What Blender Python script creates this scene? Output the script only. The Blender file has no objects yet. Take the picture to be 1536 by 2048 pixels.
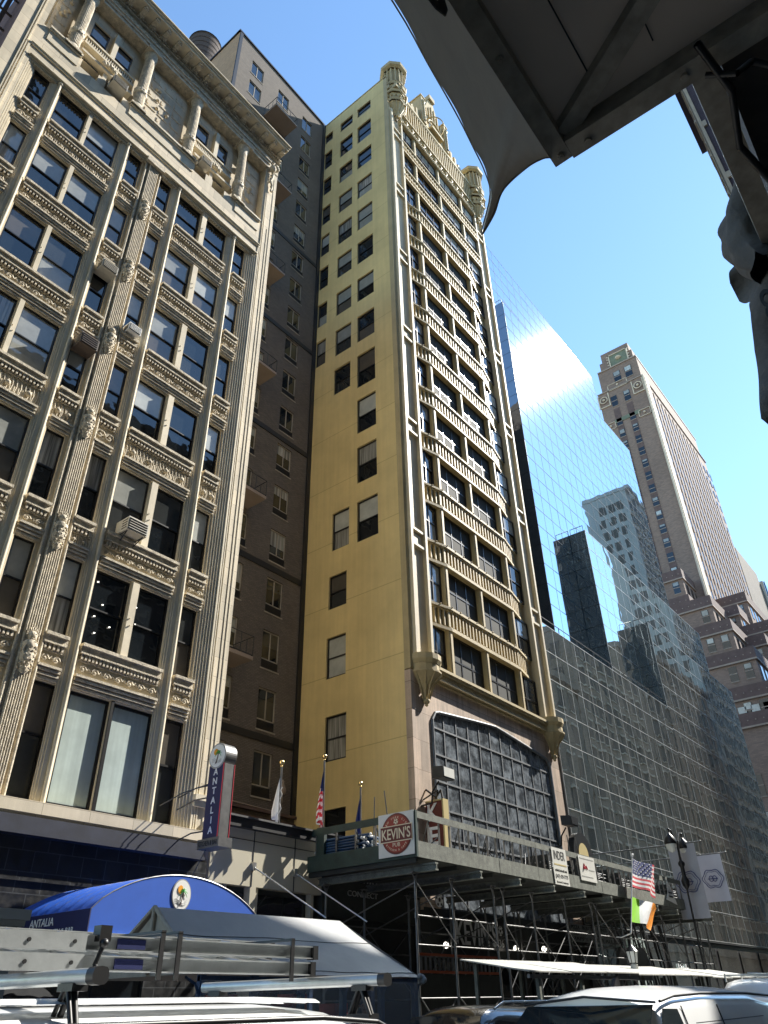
import bpy, math, random
from mathutils import Vector, Matrix
random.seed(7)
R = math.radians
scene = bpy.context.scene
COL = scene.collection

# ------------------------------------------------------------------ camera
cam_d = bpy.data.cameras.new('camera'); cam = bpy.data.objects.new('camera', cam_d); COL.objects.link(cam)
cam_d.sensor_fit = 'VERTICAL'; cam_d.sensor_height = 36.0; cam_d.sensor_width = 27.0
cam_d.lens = 36.0*1484.84/2048.0
cam_d.clip_start = 0.05; cam_d.clip_end = 4000
YAW, PITCH, ROLL = R(52.20964), R(33.609276), R(-1.336272)
Fv = Vector((math.sin(YAW)*math.cos(PITCH), math.cos(YAW)*math.cos(PITCH), math.sin(PITCH)))
Rv = Vector((math.cos(YAW), -math.sin(YAW), 0)); Uv = Rv.cross(Fv)
R2 = math.cos(ROLL)*Rv + math.sin(ROLL)*Uv; U2 = -math.sin(ROLL)*Rv + math.cos(ROLL)*Uv
m = Matrix((R2, U2, -Fv)).transposed().to_4x4(); m.translation = Vector((0, 0, 1.65))
cam.matrix_world = m
scene.camera = cam

# ------------------------------------------------------------------ sun + sky
SUN = Vector((0.68328, -0.24560, 0.68761)).normalized()
world = bpy.data.worlds.new('World'); scene.world = world; world.use_nodes = True
nt = world.node_tree; bg = nt.nodes['Background']
sky = nt.nodes.new('ShaderNodeTexSky'); sky.sky_type = 'NISHITA'; sky.sun_disc = False
sky.sun_elevation = math.asin(SUN.z); sky.sun_rotation = math.atan2(SUN.x, SUN.y)
sky.air_density = 1.0; sky.dust_density = 0.04; sky.ozone_density = 0.6
hue = nt.nodes.new('ShaderNodeVectorMath'); hue.operation = 'MULTIPLY'; hue.inputs[1].default_value = (0.84, 1.0, 1.06)
nt.links.new(sky.outputs[0], hue.inputs[0]); nt.links.new(hue.outputs[0], bg.inputs[0]); bg.inputs[1].default_value = 0.135
sl = bpy.data.lights.new('sun', 'SUN'); sl.energy = 5.0; sl.angle = R(0.53); sl.color = (1.0, 0.95, 0.86)
so = bpy.data.objects.new('sun', sl); COL.objects.link(so); so.rotation_euler = SUN.to_track_quat('Z', 'Y').to_euler()
scene.view_settings.view_transform = 'Standard'; scene.view_settings.look = 'None'
scene.view_settings.exposure = 1.22; scene.view_settings.gamma = 1.0
scene.render.engine = 'CYCLES'

# ------------------------------------------------------------------ materials
M = {}
def mat(name, col, rough=0.7, metal=0.0, spec=0.5, var=0.0, vscale=1.5, bump=0.0, bscale=20.0, streak=0.0,
        coat=0.0, ior=1.5, fine=0.0, joints=None, dirt=0.0, alpha=1.0):
    m_ = bpy.data.materials.new(name); m_.use_nodes = True
    n = m_.node_tree.nodes; l = m_.node_tree.links; b = n['Principled BSDF']
    b.inputs['Roughness'].default_value = rough; b.inputs['Metallic'].default_value = metal
    b.inputs['Specular IOR Level'].default_value = spec; b.inputs['IOR'].default_value = ior
    b.inputs['Coat Weight'].default_value = coat; b.inputs['Coat Roughness'].default_value = 0.05
    b.inputs['Base Color'].default_value = (*col, 1); b.inputs['Alpha'].default_value = alpha
    tc = n.new('ShaderNodeTexCoord')
    cur = None
    def mixmul(cur, fac_socket, lo, hi):
        mr = n.new('ShaderNodeMapRange'); mr.inputs[3].default_value = lo; mr.inputs[4].default_value = hi
        mr.inputs[1].default_value = 0.3; mr.inputs[2].default_value = 0.7
        l.new(fac_socket, mr.inputs[0])
        mx = n.new('ShaderNodeVectorMath'); mx.operation = 'SCALE'
        if cur is None: mx.inputs[0].default_value = col
        else: l.new(cur, mx.inputs[0])
        l.new(mr.outputs[0], mx.inputs['Scale']); return mx.outputs[0]
    if var:
        t = n.new('ShaderNodeTexNoise'); t.inputs['Scale'].default_value = vscale; t.inputs['Detail'].default_value = 6
        t.inputs['Roughness'].default_value = 0.65
        l.new(tc.outputs['Object'], t.inputs['Vector']); cur = mixmul(cur, t.outputs[0], 1-var, 1+var)
    if fine:
        t = n.new('ShaderNodeTexNoise'); t.inputs['Scale'].default_value = 40; t.inputs['Detail'].default_value = 4
        l.new(tc.outputs['Object'], t.inputs['Vector']); cur = mixmul(cur, t.outputs[0], 1-fine, 1+fine)
    if streak:
        mp = n.new('ShaderNodeMapping'); mp.inputs['Scale'].default_value = (3.2, 3.2, 0.12)
        t = n.new('ShaderNodeTexNoise'); t.inputs['Scale'].default_value = 1.6; t.inputs['Detail'].default_value = 5
        l.new(tc.outputs['Object'], mp.inputs[0]); l.new(mp.outputs[0], t.inputs['Vector'])
        cur = mixmul(cur, t.outputs[0], 1-streak, 1+streak*0.6)
    if joints:                                   # masonry: (width, height, mortar, mortar colour, strength)
        w, h, mo, mc = joints
        sx = n.new('ShaderNodeSeparateXYZ'); l.new(tc.outputs['Object'], sx.inputs[0])
        ad = n.new('ShaderNodeMath'); ad.operation = 'ADD'; l.new(sx.outputs[0], ad.inputs[0]); l.new(sx.outputs[1], ad.inputs[1])
        cb = n.new('ShaderNodeCombineXYZ'); l.new(ad.outputs[0], cb.inputs[0]); l.new(sx.outputs[2], cb.inputs[1])
        br = n.new('ShaderNodeTexBrick'); l.new(cb.outputs[0], br.inputs['Vector'])
        br.inputs['Scale'].default_value = 1; br.inputs['Brick Width'].default_value = w; br.inputs['Row Height'].default_value = h
        br.inputs['Mortar Size'].default_value = mo; br.inputs['Mortar Smooth'].default_value = 0.3; br.inputs['Bias'].default_value = 0
        br.inputs['Color1'].default_value = (0.80, 0.80, 0.80, 1); br.inputs['Color2'].default_value = (1.15, 1.12, 1.10, 1)
        br.inputs['Mortar'].default_value = (*mc, 1)
        if w > 20: br.inputs['Color1'].default_value = br.inputs['Color2'].default_value = (1, 1, 1, 1)
        mm = n.new('ShaderNodeVectorMath'); mm.operation = 'MULTIPLY'
        if cur is None: mm.inputs[0].default_value = col
        else: l.new(cur, mm.inputs[0])
        l.new(br.outputs[0], mm.inputs[1]); cur = mm.outputs[0]
    if cur is not None: l.new(cur, b.inputs['Base Color'])
    if dirt:
        t = n.new('ShaderNodeTexNoise'); t.inputs['Scale'].default_value = 6; t.inputs['Detail'].default_value = 8
        l.new(tc.outputs['Object'], t.inputs['Vector'])
        mr = n.new('ShaderNodeMapRange'); mr.inputs[1].default_value = 0.35; mr.inputs[2].default_value = 0.7
        mr.inputs[3].default_value = rough; mr.inputs[4].default_value = min(1, rough+dirt)
        l.new(t.outputs[0], mr.inputs[0]); l.new(mr.outputs[0], b.inputs['Roughness'])
    if bump:
        t = n.new('ShaderNodeTexNoise'); t.inputs['Scale'].default_value = bscale; t.inputs['Detail'].default_value = 6
        l.new(tc.outputs['Object'], t.inputs['Vector'])
        bp = n.new('ShaderNodeBump'); bp.inputs['Strength'].default_value = bump; bp.inputs['Distance'].default_value = 0.02
        l.new(t.outputs[0], bp.inputs['Height']); l.new(bp.outputs[0], b.inputs['Normal'])
    M[name] = m_; return m_

BR = (0.20, 0.065, 0.012, (0.62, 0.60, 0.58))
mat('cream', (0.64, 0.565, 0.42), 0.72, var=0.16, vscale=0.9, fine=0.06, bump=0.2, bscale=60, streak=0.06)
mat('cream_block', (0.65, 0.575, 0.43), 0.75, var=0.12, vscale=0.8, bump=0.2, bscale=50, streak=0.10, joints=(1.2, 0.62, 0.009, (0.55, 0.52, 0.48)))
mat('cream_old', (0.56, 0.49, 0.37), 0.8, var=0.35, vscale=7, fine=0.2, bump=0.7, bscale=30, streak=0.15)
mat('side_brick', (0.16, 0.075, 0.05), 0.9, var=0.3, joints=BR)
mat('yellow_stucco', (0.74, 0.585, 0.275), 0.85, var=0.13, vscale=0.3, fine=0.05, bump=0.2, bscale=35, streak=0.06, joints=(60, 3.49, 0.022, (0.72, 0.70, 0.66)))
mat('yellow_pier', (0.56, 0.485, 0.335), 0.6, var=0.12, vscale=1.3, bump=0.2, bscale=30, streak=0.12)
mat('yellow_trim', (0.47, 0.375, 0.20), 0.6, var=0.12, vscale=1.3, bump=0.2, bscale=30, streak=0.12)
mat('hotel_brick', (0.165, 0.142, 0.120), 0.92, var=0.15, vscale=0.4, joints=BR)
mat('hotel_side_lit', (0.50, 0.33, 0.20), 0.92, var=0.12, vscale=0.4, joints=BR)  # lighter than the front brick: the side face's lit look is in the colour
mat('dark_band', (0.018, 0.018, 0.02), 0.5)
mat('pink_granite', (0.48, 0.375, 0.29), 0.6, var=0.12, vscale=2, fine=0.10, streak=0.30, joints=(1.55, 1.15, 0.012, (0.5, 0.45, 0.42)))
mat('tower_brick', (0.255, 0.185, 0.150), 0.9, var=0.12, vscale=0.1, joints=(0.5, 0.16, 0.02, (0.85, 0.82, 0.8)))
mat('tower_stone', (0.34, 0.27, 0.22), 0.8, var=0.15, vscale=0.5)
mat('tower_dark', (0.13, 0.085, 0.075), 0.8, var=0.2)
mat('tower_light', (0.60, 0.50, 0.38), 0.8, var=0.1, vscale=0.5)
mat('green_terracotta', (0.16, 0.18, 0.12), 0.6, var=0.2, vscale=1)
mat('black_frame', (0.012, 0.012, 0.013), 0.35)
mat('dark_grey_metal', (0.05, 0.052, 0.055), 0.45, metal=0.3, var=0.2)
mat('black_iron', (0.012, 0.012, 0.013), 0.4, metal=0.2)
mat('tile_black', (0.016, 0.017, 0.018), 0.28, var=0.35, vscale=2.5, joints=(0.6, 0.42, 0.012, (3.5, 3.5, 3.5)), dirt=0.25)
mat('navy_ledge', (0.022, 0.026, 0.042), 0.5, var=0.3, vscale=3)
mat('beige_panel', (0.50, 0.46, 0.35), 0.5, var=0.04, vscale=1)
mat('blue_canvas', (0.018, 0.10, 0.50), 0.55, var=0.08, vscale=2)
mat('navy_canvas', (0.012, 0.014, 0.075), 0.6, var=0.1)
mat('white_paint', (0.80, 0.80, 0.78), 0.4, var=0.05)
mat('white_text', (0.82, 0.82, 0.82), 0.5)
mat('grey_text', (0.35, 0.35, 0.34), 0.5)
mat('black_text', (0.02, 0.02, 0.02), 0.6)
mat('maroon', (0.12, 0.016, 0.012), 0.5)
mat('red_brown', (0.30, 0.035, 0.02), 0.5)
mat('sign_cream', (0.80, 0.70, 0.50), 0.5)
mat('vinyl_white', (0.66, 0.66, 0.62), 0.45, var=0.08, vscale=3)
mat('pale_gold', (0.55, 0.45, 0.22), 0.45)
mat('shed_green', (0.022, 0.045, 0.036), 0.6, var=0.35, vscale=3, bump=0.2)
mat('shed_grey', (0.150, 0.160, 0.138), 0.7, var=0.3, vscale=5, fine=0.25, streak=0.2)
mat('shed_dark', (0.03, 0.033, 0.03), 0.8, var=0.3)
mat('galv_steel', (0.16, 0.16, 0.16), 0.42, metal=0.7, var=0.25, vscale=4)
mat('steel_bright', (0.55, 0.55, 0.54), 0.32, metal=0.9, var=0.15, vscale=6)
mat('tarp_grey', (0.24, 0.245, 0.25), 0.55, var=0.10, vscale=1.2, bump=0.5, bscale=2.5)
mat('canvas_dark', (0.035, 0.033, 0.030), 0.85, var=0.25, vscale=6, bump=0.6, bscale=14)
mat('canvas_taupe', (0.36, 0.31, 0.25), 0.85, var=0.2, vscale=5, bump=0.5, bscale=10)
mat('drape_brown', (0.085, 0.07, 0.058), 0.85, var=0.3, vscale=9, bump=0.7, bscale=18)
mat('canopy_underside', (0.58, 0.50, 0.42), 0.8, var=0.07, vscale=2)
mat('canopy_frame', (0.30, 0.27, 0.22), 0.55, var=0.2, vscale=12, fine=0.2)
mat('dark_wood', (0.04, 0.03, 0.022), 0.8, var=0.3)
mat('corrugated', (0.42, 0.42, 0.39), 0.5, var=0.2, vscale=3)
mat('van_white', (0.70, 0.71, 0.71), 0.28, coat=0.6, var=0.03)
mat('van_silver', (0.42, 0.45, 0.49), 0.3, metal=0.3, coat=0.6, var=0.03)
mat('car_black', (0.015, 0.015, 0.017), 0.2, coat=1.0)
mat('tyre', (0.02, 0.02, 0.02), 0.85)
mat('auto_glass', (0.012, 0.018, 0.022), 0.03, ior=1.6)
mat('aluminium', (0.40, 0.42, 0.42), 0.33, metal=0.45, var=0.12, vscale=9, bump=0.1)
mat('rubber_black', (0.012, 0.012, 0.013), 0.45)
mat('sticker_navy', (0.015, 0.02, 0.08), 0.4)
mat('orange_rail', (0.35, 0.07, 0.02), 0.55)
mat('flag_white', (0.75, 0.75, 0.75), 0.8, bump=0.3, bscale=5)
mat('flag_red', (0.55, 0.03, 0.05), 0.8)
mat('flag_navy', (0.02, 0.035, 0.16), 0.8)
mat('flag_green', (0.25, 0.62, 0.02), 0.7)
mat('flag_orange', (0.90, 0.30, 0.01), 0.7)
mat('banner_grey', (0.36, 0.37, 0.42), 0.8, var=0.05)
mat('banner_pale', (0.50, 0.52, 0.60), 0.8, var=0.05)
mat('sun_orange', (0.85, 0.35, 0.02), 0.5)
mat('palm_green', (0.04, 0.35, 0.05), 0.5)
mat('palm_brown', (0.10, 0.05, 0.03), 0.6)
mat('asphalt', (0.05, 0.05, 0.05), 0.9, var=0.25, vscale=2, fine=0.3)
mat('concrete', (0.26, 0.25, 0.23), 0.9, var=0.15, vscale=1, joints=(1.5, 1.5, 0.01, (0.6, 0.6, 0.6)))
mat('road_paint', (0.75, 0.75, 0.72), 0.6, var=0.15)
mat('gold_ball', (0.75, 0.55, 0.25), 0.25, metal=1.0)
mat('ac_beige', (0.50, 0.47, 0.40), 0.55, var=0.12, vscale=6)
mat('ac_brown', (0.12, 0.09, 0.07), 0.6, var=0.2)
mat('wood_tank', (0.06, 0.042, 0.035), 0.9, var=0.4, vscale=8)
mat('opp_brown', (0.17, 0.14, 0.11), 0.85, var=0.15, vscale=0.3, joints=(0.5, 0.18, 0.015, (0.8, 0.78, 0.75)))
mat('opp_dark', (0.06, 0.052, 0.045), 0.85, var=0.2, vscale=0.3, joints=(0.5, 0.18, 0.015, (0.8, 0.78, 0.75)))
mat('opp_grey', (0.26, 0.28, 0.28), 0.85, var=0.1, vscale=0.3)
mat('east_brick', (0.07, 0.06, 0.052), 0.9, var=0.2, joints=BR)
mat('opp_purple', (0.055, 0.045, 0.065), 0.9, var=0.2, joints=BR)
mat('opp_stone', (0.36, 0.32, 0.26), 0.8, var=0.2, vscale=1)
mat('led_bulb', (0.9, 0.9, 0.9), 0.3)
M['led_bulb'].node_tree.nodes['Principled BSDF'].inputs['Emission Color'].default_value = (1, 0.93, 0.8, 1)
M['led_bulb'].node_tree.nodes['Principled BSDF'].inputs['Emission Strength'].default_value = 1.3
mat('lamp_glass', (0.62, 0.64, 0.62), 0.12, spec=0.8)
mat('hut_grey', (0.20, 0.22, 0.23), 0.5, var=0.08)
mat('hut_dark', (0.10, 0.10, 0.10), 0.6)
mat('dress_blue', (0.02, 0.05, 0.12), 0.5, var=0.4, vscale=6)
mat('frost_lit', (0.42, 0.50, 0.47), 0.35, var=0.12, vscale=1.2, streak=0.2, ior=1.6)
# window panes: a reflecting sheet in front of whatever hangs behind it
def pane_mat(name, col, rough=0.02, ior=1.75, wave=0.0, var=0.2, bump=0.03):
    m_ = mat(name, col, rough, ior=ior, var=var, vscale=1.2)
    n = m_.node_tree.nodes; l = m_.node_tree.links; b = n['Principled BSDF']; tc = n.new('ShaderNodeTexCoord')
    if wave:
        mp = n.new('ShaderNodeMapping'); mp.inputs['Scale'].default_value = (1, 1, 0.03)
        t = n.new('ShaderNodeTexNoise'); t.inputs['Scale'].default_value = 14; t.inputs['Detail'].default_value = 3
        l.new(tc.outputs['Object'], mp.inputs[0]); l.new(mp.outputs[0], t.inputs['Vector'])
        r_ = n.new('ShaderNodeValToRGB'); r_.color_ramp.elements[0].position = 0.35; r_.color_ramp.elements[1].position = 0.65
        r_.color_ramp.elements[0].color = (*[c*(1-wave) for c in col], 1); r_.color_ramp.elements[1].color = (*[c*(1+wave*0.7) for c in col], 1)
        l.new(t.outputs[0], r_.inputs[0]); l.new(r_.outputs[0], b.inputs['Base Color'])
    t2 = n.new('ShaderNodeTexNoise'); t2.inputs['Scale'].default_value = 1.1
    l.new(tc.outputs['Object'], t2.inputs['Vector'])
    bp = n.new('ShaderNodeBump'); bp.inputs['Strength'].default_value = bump; bp.inputs['Distance'].default_value = 0.3
    l.new(t2.outputs[0], bp.inputs['Height']); l.new(bp.outputs[0], b.inputs['Normal']); return m_
pane_mat('pane_dark', (0.010, 0.013, 0.016)); pane_mat('pane_dusk', (0.035, 0.038, 0.038))
pane_mat('pane_brown', (0.10, 0.09, 0.075)); pane_mat('pane_blind', (0.30, 0.31, 0.29))
pane_mat('pane_pale', (0.48, 0.50, 0.47)); pane_mat('pane_curtain', (0.30, 0.30, 0.28), wave=0.6)
pane_mat('pane_dust', (0.045, 0.052, 0.058), rough=0.15, var=0.9)
m_ = pane_mat('pane_grime', (0.05, 0.058, 0.066), rough=0.10, var=0.9)
n_ = m_.node_tree.nodes; l_ = m_.node_tree.links; tc_ = n_.new('ShaderNodeTexCoord'); t_ = n_.new('ShaderNodeTexNoise'); t_.inputs['Scale'].default_value = 2.2; t_.inputs['Detail'].default_value = 9; t_.inputs['Roughness'].default_value = .7
l_.new(tc_.outputs['Object'], t_.inputs['Vector']); rp_ = n_.new('ShaderNodeValToRGB'); rp_.color_ramp.elements[0].position = .42; rp_.color_ramp.elements[1].position = .72
rp_.color_ramp.elements[0].color = (.055, .062, .070, 1); rp_.color_ramp.elements[1].color = (.33, .37, .41, 1); l_.new(t_.outputs[0], rp_.inputs[0]); l_.new(rp_.outputs[0], n_['Principled BSDF'].inputs['Base Color'])
mat('window_grid_grey', (0.20, 0.21, 0.22), .5, metal=.3, var=.3, vscale=3)
# curtain-wall glass: strong mirror with a film of dust that scatters some of the sun
def curtain(name, tint, body, mirror, dust, wav=0.05, lobe=0.04, lr=0.2):
    m_ = bpy.data.materials.new(name); m_.use_nodes = True; n = m_.node_tree.nodes; l = m_.node_tree.links
    n.remove(n['Principled BSDF']); out = n['Material Output']; tc = n.new('ShaderNodeTexCoord')
    g = n.new('ShaderNodeBsdfGlossy'); g.inputs['Color'].default_value = (*tint, 1); g.inputs['Roughness'].default_value = 0.0
    g2 = n.new('ShaderNodeBsdfGlossy'); g2.inputs['Color'].default_value = (1, 0.98, 0.95, 1); g2.inputs['Roughness'].default_value = lr
    d = n.new('ShaderNodeBsdfDiffuse'); d.inputs['Color'].default_value = (*body, 1)
    t2 = n.new('ShaderNodeTexNoise'); t2.inputs['Scale'].default_value = 0.35; t2.inputs['Detail'].default_value = 2
    l.new(tc.outputs['Object'], t2.inputs['Vector'])
    bp = n.new('ShaderNodeBump'); bp.inputs['Strength'].default_value = wav; bp.inputs['Distance'].default_value = 0.25
    l.new(t2.outputs[0], bp.inputs['Height']); l.new(bp.outputs[0], g.inputs['Normal'])
    mp = n.new('ShaderNodeMapping'); mp.inputs['Scale'].default_value = (2.6, 2.6, 0.16)
    t = n.new('ShaderNodeTexNoise'); t.inputs['Scale'].default_value = 1.3; t.inputs['Detail'].default_value = 8; t.inputs['Roughness'].default_value = 0.7
    l.new(tc.outputs['Object'], mp.inputs[0]); l.new(mp.outputs[0], t.inputs['Vector'])
    mr = n.new('ShaderNodeMapRange'); mr.inputs[1].default_value = 0.42; mr.inputs[2].default_value = 0.75
    mr.inputs[3].default_value = dust*0.15; mr.inputs[4].default_value = dust; l.new(t.outputs[0], mr.inputs[0])
    dd = n.new('ShaderNodeBsdfDiffuse'); dd.inputs['Color'].default_value = (0.55, 0.54, 0.50, 1)
    m1 = n.new('ShaderNodeMixShader'); m1.inputs[0].default_value = mirror; l.new(d.outputs[0], m1.inputs[1]); l.new(g.outputs[0], m1.inputs[2])
    m2 = n.new('ShaderNodeMixShader'); m2.inputs[0].default_value = lobe; l.new(m1.outputs[0], m2.inputs[1]); l.new(g2.outputs[0], m2.inputs[2])
    m3 = n.new('ShaderNodeMixShader'); l.new(mr.outputs[0], m3.inputs[0]); l.new(m2.outputs[0], m3.inputs[1]); l.new(dd.outputs[0], m3.inputs[2])
    l.new(m3.outputs[0], out.inputs[0]); M[name] = m_
curtain('glass_front', (0.74, 0.88, 0.97), (0.02, 0.03, 0.035), 0.86, 0.05, .025, .045, .115)
curtain('glass_low', (0.84, 0.94, 0.93), (0.014, 0.02, 0.019), 0.82, 0.15, .04)
curtain('glass_west', (0.62, 0.68, 0.74), (0.012, 0.014, 0.016), 0.62, 0.02, 0.35)
for k_, tr_ in (('canopy_underside', .28), ('canvas_taupe', .14), ('blue_canvas', .06)):
    mm_ = M[k_]; n_ = mm_.node_tree.nodes; l_ = mm_.node_tree.links; tb = n_.new('ShaderNodeBsdfTranslucent'); mx_ = n_.new('ShaderNodeMixShader'); mx_.inputs[0].default_value = tr_
    tb.inputs[0].default_value = (0.64, 0.52, 0.41, 1) if k_ != 'blue_canvas' else (0.03, .2, .9, 1)
    o_ = n_['Material Output']; l_.new(n_['Principled BSDF'].outputs[0], mx_.inputs[1]); l_.new(tb.outputs[0], mx_.inputs[2]); l_.new(mx_.outputs[0], o_.inputs[0])
m_ = bpy.data.materials.new('clear_plastic'); m_.use_nodes = True; b_ = m_.node_tree.nodes['Principled BSDF']
b_.inputs['Base Color'].default_value = (0.5, 0.55, 0.62, 1); b_.inputs['Roughness'].default_value = 0.12; b_.inputs['Alpha'].default_value = 0.35
M['clear_plastic'] = m_
m_ = bpy.data.materials.new('scaffold_net'); m_.use_nodes = True; b_ = m_.node_tree.nodes['Principled BSDF']
b_.inputs['Base Color'].default_value = (0.05, 0.045, 0.04, 1); b_.inputs['Alpha'].default_value = 0.5
M['scaffold_net'] = m_

# ------------------------------------------------------------------ mesh builder
class MB:
    def __init__(s): s.v = []; s.f = []; s.m = []; s.sm = []; s.marks = [(0, 0)]
    def cut(s): s.marks.append((len(s.v), len(s.f)))
    def pieces(s, name, mats, parent):           # one object for every piece between two cuts
        s.cut(); out = []
        for (v0, f0), (v1, f1) in zip(s.marks, s.marks[1:]):
            if f1 == f0: continue
            q = MB(); q.v = s.v[v0:v1]; q.f = [[i-v0 for i in f] for f in s.f[f0:f1]]; q.m = s.m[f0:f1]; q.sm = s.sm[f0:f1]
            out.append(q.build(name, mats, parent))
        return out
    def add(s, vs, fs, mi=0, smooth=False):
        o = len(s.v); s.v += [tuple(p) for p in vs]
        for f in fs: s.f.append([o+i for i in f]); s.m.append(mi); s.sm.append(smooth)
    def quad(s, a, b, c, d, mi=0): s.add([a, b, c, d], [(0, 1, 2, 3)], mi)
    def box(s, x0, y0, z0, x1, y1, z1, mi=0):
        x0, x1 = min(x0, x1), max(x0, x1); y0, y1 = min(y0, y1), max(y0, y1); z0, z1 = min(z0, z1), max(z0, z1)
        s.add([(x0,y0,z0),(x1,y0,z0),(x1,y1,z0),(x0,y1,z0),(x0,y0,z1),(x1,y0,z1),(x1,y1,z1),(x0,y1,z1)],
              [(0,3,2,1),(4,5,6,7),(0,1,5,4),(1,2,6,5),(2,3,7,6),(3,0,4,7)], mi)
    def tube(s, p, q, r, n=8, mi=0, r2=None, caps=True):
        p = Vector(p); q = Vector(q); d = (q-p); d.normalize()
        a = d.orthogonal().normalized(); b = d.cross(a); r2 = r if r2 is None else r2
        vs = []; 
        for c, rr in ((p, r), (q, r2)):
            for i in range(n):
                t = 2*math.pi*i/n; vs.append(c + rr*(math.cos(t)*a + math.sin(t)*b))
        fs = [(i, (i+1) % n, n+(i+1) % n, n+i) for i in range(n)]
        s.add(vs, fs, mi, n > 5)
        if caps: s.add(vs, [tuple(range(n))[::-1], tuple(range(n, 2*n))], mi)
    def path(s, pts, r, n=6, mi=0):
        for a, b in zip(pts, pts[1:]): s.tube(a, b, r, n, mi, caps=False)
    def lathe(s, cx, cy, prof, n=16, mi=0, smooth=True, a0=0, a1=360):
        full = abs(a1-a0) >= 360; k = n if full else n+1; vs = []
        for r, z in prof:
            for i in range(k):
                t = R(a0+(a1-a0)*i/n); vs.append((cx+r*math.cos(t), cy+r*math.sin(t), z))
        fs = []
        for j in range(len(prof)-1):
            for i in range(n):
                i2 = (i+1) % k if full else i+1
                fs.append((j*k+i, j*k+i2, (j+1)*k+i2, (j+1)*k+i))
        s.add(vs, fs, mi, smooth)
    def ball(s, c, r, n=12, mi=0, sz=1.0):
        s.lathe(c[0], c[1], [(max(1e-4, r*math.sin(math.pi*i/8)), c[2]-r*sz*math.cos(math.pi*i/8)) for i in range(9)], n, mi)
    def poly(s, pts, mi=0): s.add(pts, [tuple(range(len(pts)))], mi)
    def prism(s, pts, vec, mi=0):               # extrude a planar polygon by a vector
        n = len(pts); v = Vector(vec); a = [Vector(p) for p in pts]; b = [p+v for p in a]
        s.add(a+b, [tuple(range(n)), tuple(range(n, 2*n))[::-1]] + [(i, (i+1) % n, n+(i+1) % n, n+i) for i in range(n)], mi)
    def grid(s, f, nu, nv, mi=0, smooth=True, both=None):
        vs = [f(i/nu, j/nv) for j in range(nv+1) for i in range(nu+1)]
        s.add(vs, [(j*(nu+1)+i, j*(nu+1)+i+1, (j+1)*(nu+1)+i+1, (j+1)*(nu+1)+i) for j in range(nv) for i in range(nu)], mi, smooth)
    def build(s, name, mats, parent=None, label=None):
        me = bpy.data.meshes.new(name); me.from_pydata(s.v, [], s.f)
        if isinstance(mats, str): mats = [mats]
        for k in mats: me.materials.append(M[k])
        me.polygons.foreach_set('material_index', s.m); me.polygons.foreach_set('use_smooth', s.sm)
        me.update(); return link(name, me, parent, label)
def link(name, me, parent=None, label=None):
    o = bpy.data.objects.new(name, me); COL.objects.link(o)
    if parent is not None:
        o.parent = parent
        if parent.type == 'EMPTY': o.matrix_parent_inverse = Matrix.Translation(-parent.location)
    if label: o['label'] = label
    return o
def thing(name, label, cat, loc, group=None):
    o = bpy.data.objects.new(name, None); COL.objects.link(o); o.location = loc; o.empty_display_size = 0.3
    o['label'] = label; o['category'] = cat
    if group: o['group'] = group
    return o
def tag(o, label, cat, group=None):
    o['label'] = label; o['category'] = cat
    if group: o['group'] = group
    return o
def struct(o): o['kind'] = 'structure'; return o
def copy_thing(root, delta, label):
    r = root.copy(); COL.objects.link(r); r.location = root.location + Vector(delta); r['label'] = label
    for ch in root.children:
        c = ch.copy(); COL.objects.link(c); c.parent = r
        for g in ch.children:
            d = g.copy(); COL.objects.link(d); d.parent = c
    return r
def text(name, body, org, right, up, h, mt, parent=None, w=None, depth=0.01, align='LEFT', shear=0.0, bold=0.0):
    cu = bpy.data.curves.new('txt', 'FONT'); cu.body = body; cu.size = 1; cu.extrude = 0.5; cu.resolution_u = 3; cu.offset = bold
    ob = bpy.data.objects.new('txt', cu); COL.objects.link(ob)
    bpy.context.view_layer.update()
    me = bpy.data.meshes.new_from_object(ob.evaluated_get(bpy.context.evaluated_depsgraph_get()))
    bpy.data.objects.remove(ob); bpy.data.curves.remove(cu)
    xs = [v.co.x for v in me.vertices]; ys = [v.co.y for v in me.vertices]
    x0, x1, y0, y1 = min(xs), max(xs), min(ys), max(ys)
    right = Vector(right).normalized(); up = Vector(up).normalized(); nrm = right.cross(up)
    sy = h/(y1-y0); sx = sy if w is None else w/(x1-x0); W = (x1-x0)*sx
    off = {'LEFT': 0, 'CENTER': -W/2, 'RIGHT': -W}[align]; org = Vector(org)
    for v in me.vertices:
        u = (v.co.x-x0)*sx+off; t = (v.co.y-y0)*sy
        v.co = org + right*(u+shear*t) + up*t + nrm*(v.co.z*depth)
    me.materials.clear(); me.materials.append(M[mt]); me.name = name
    return link(name, me, parent)
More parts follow.
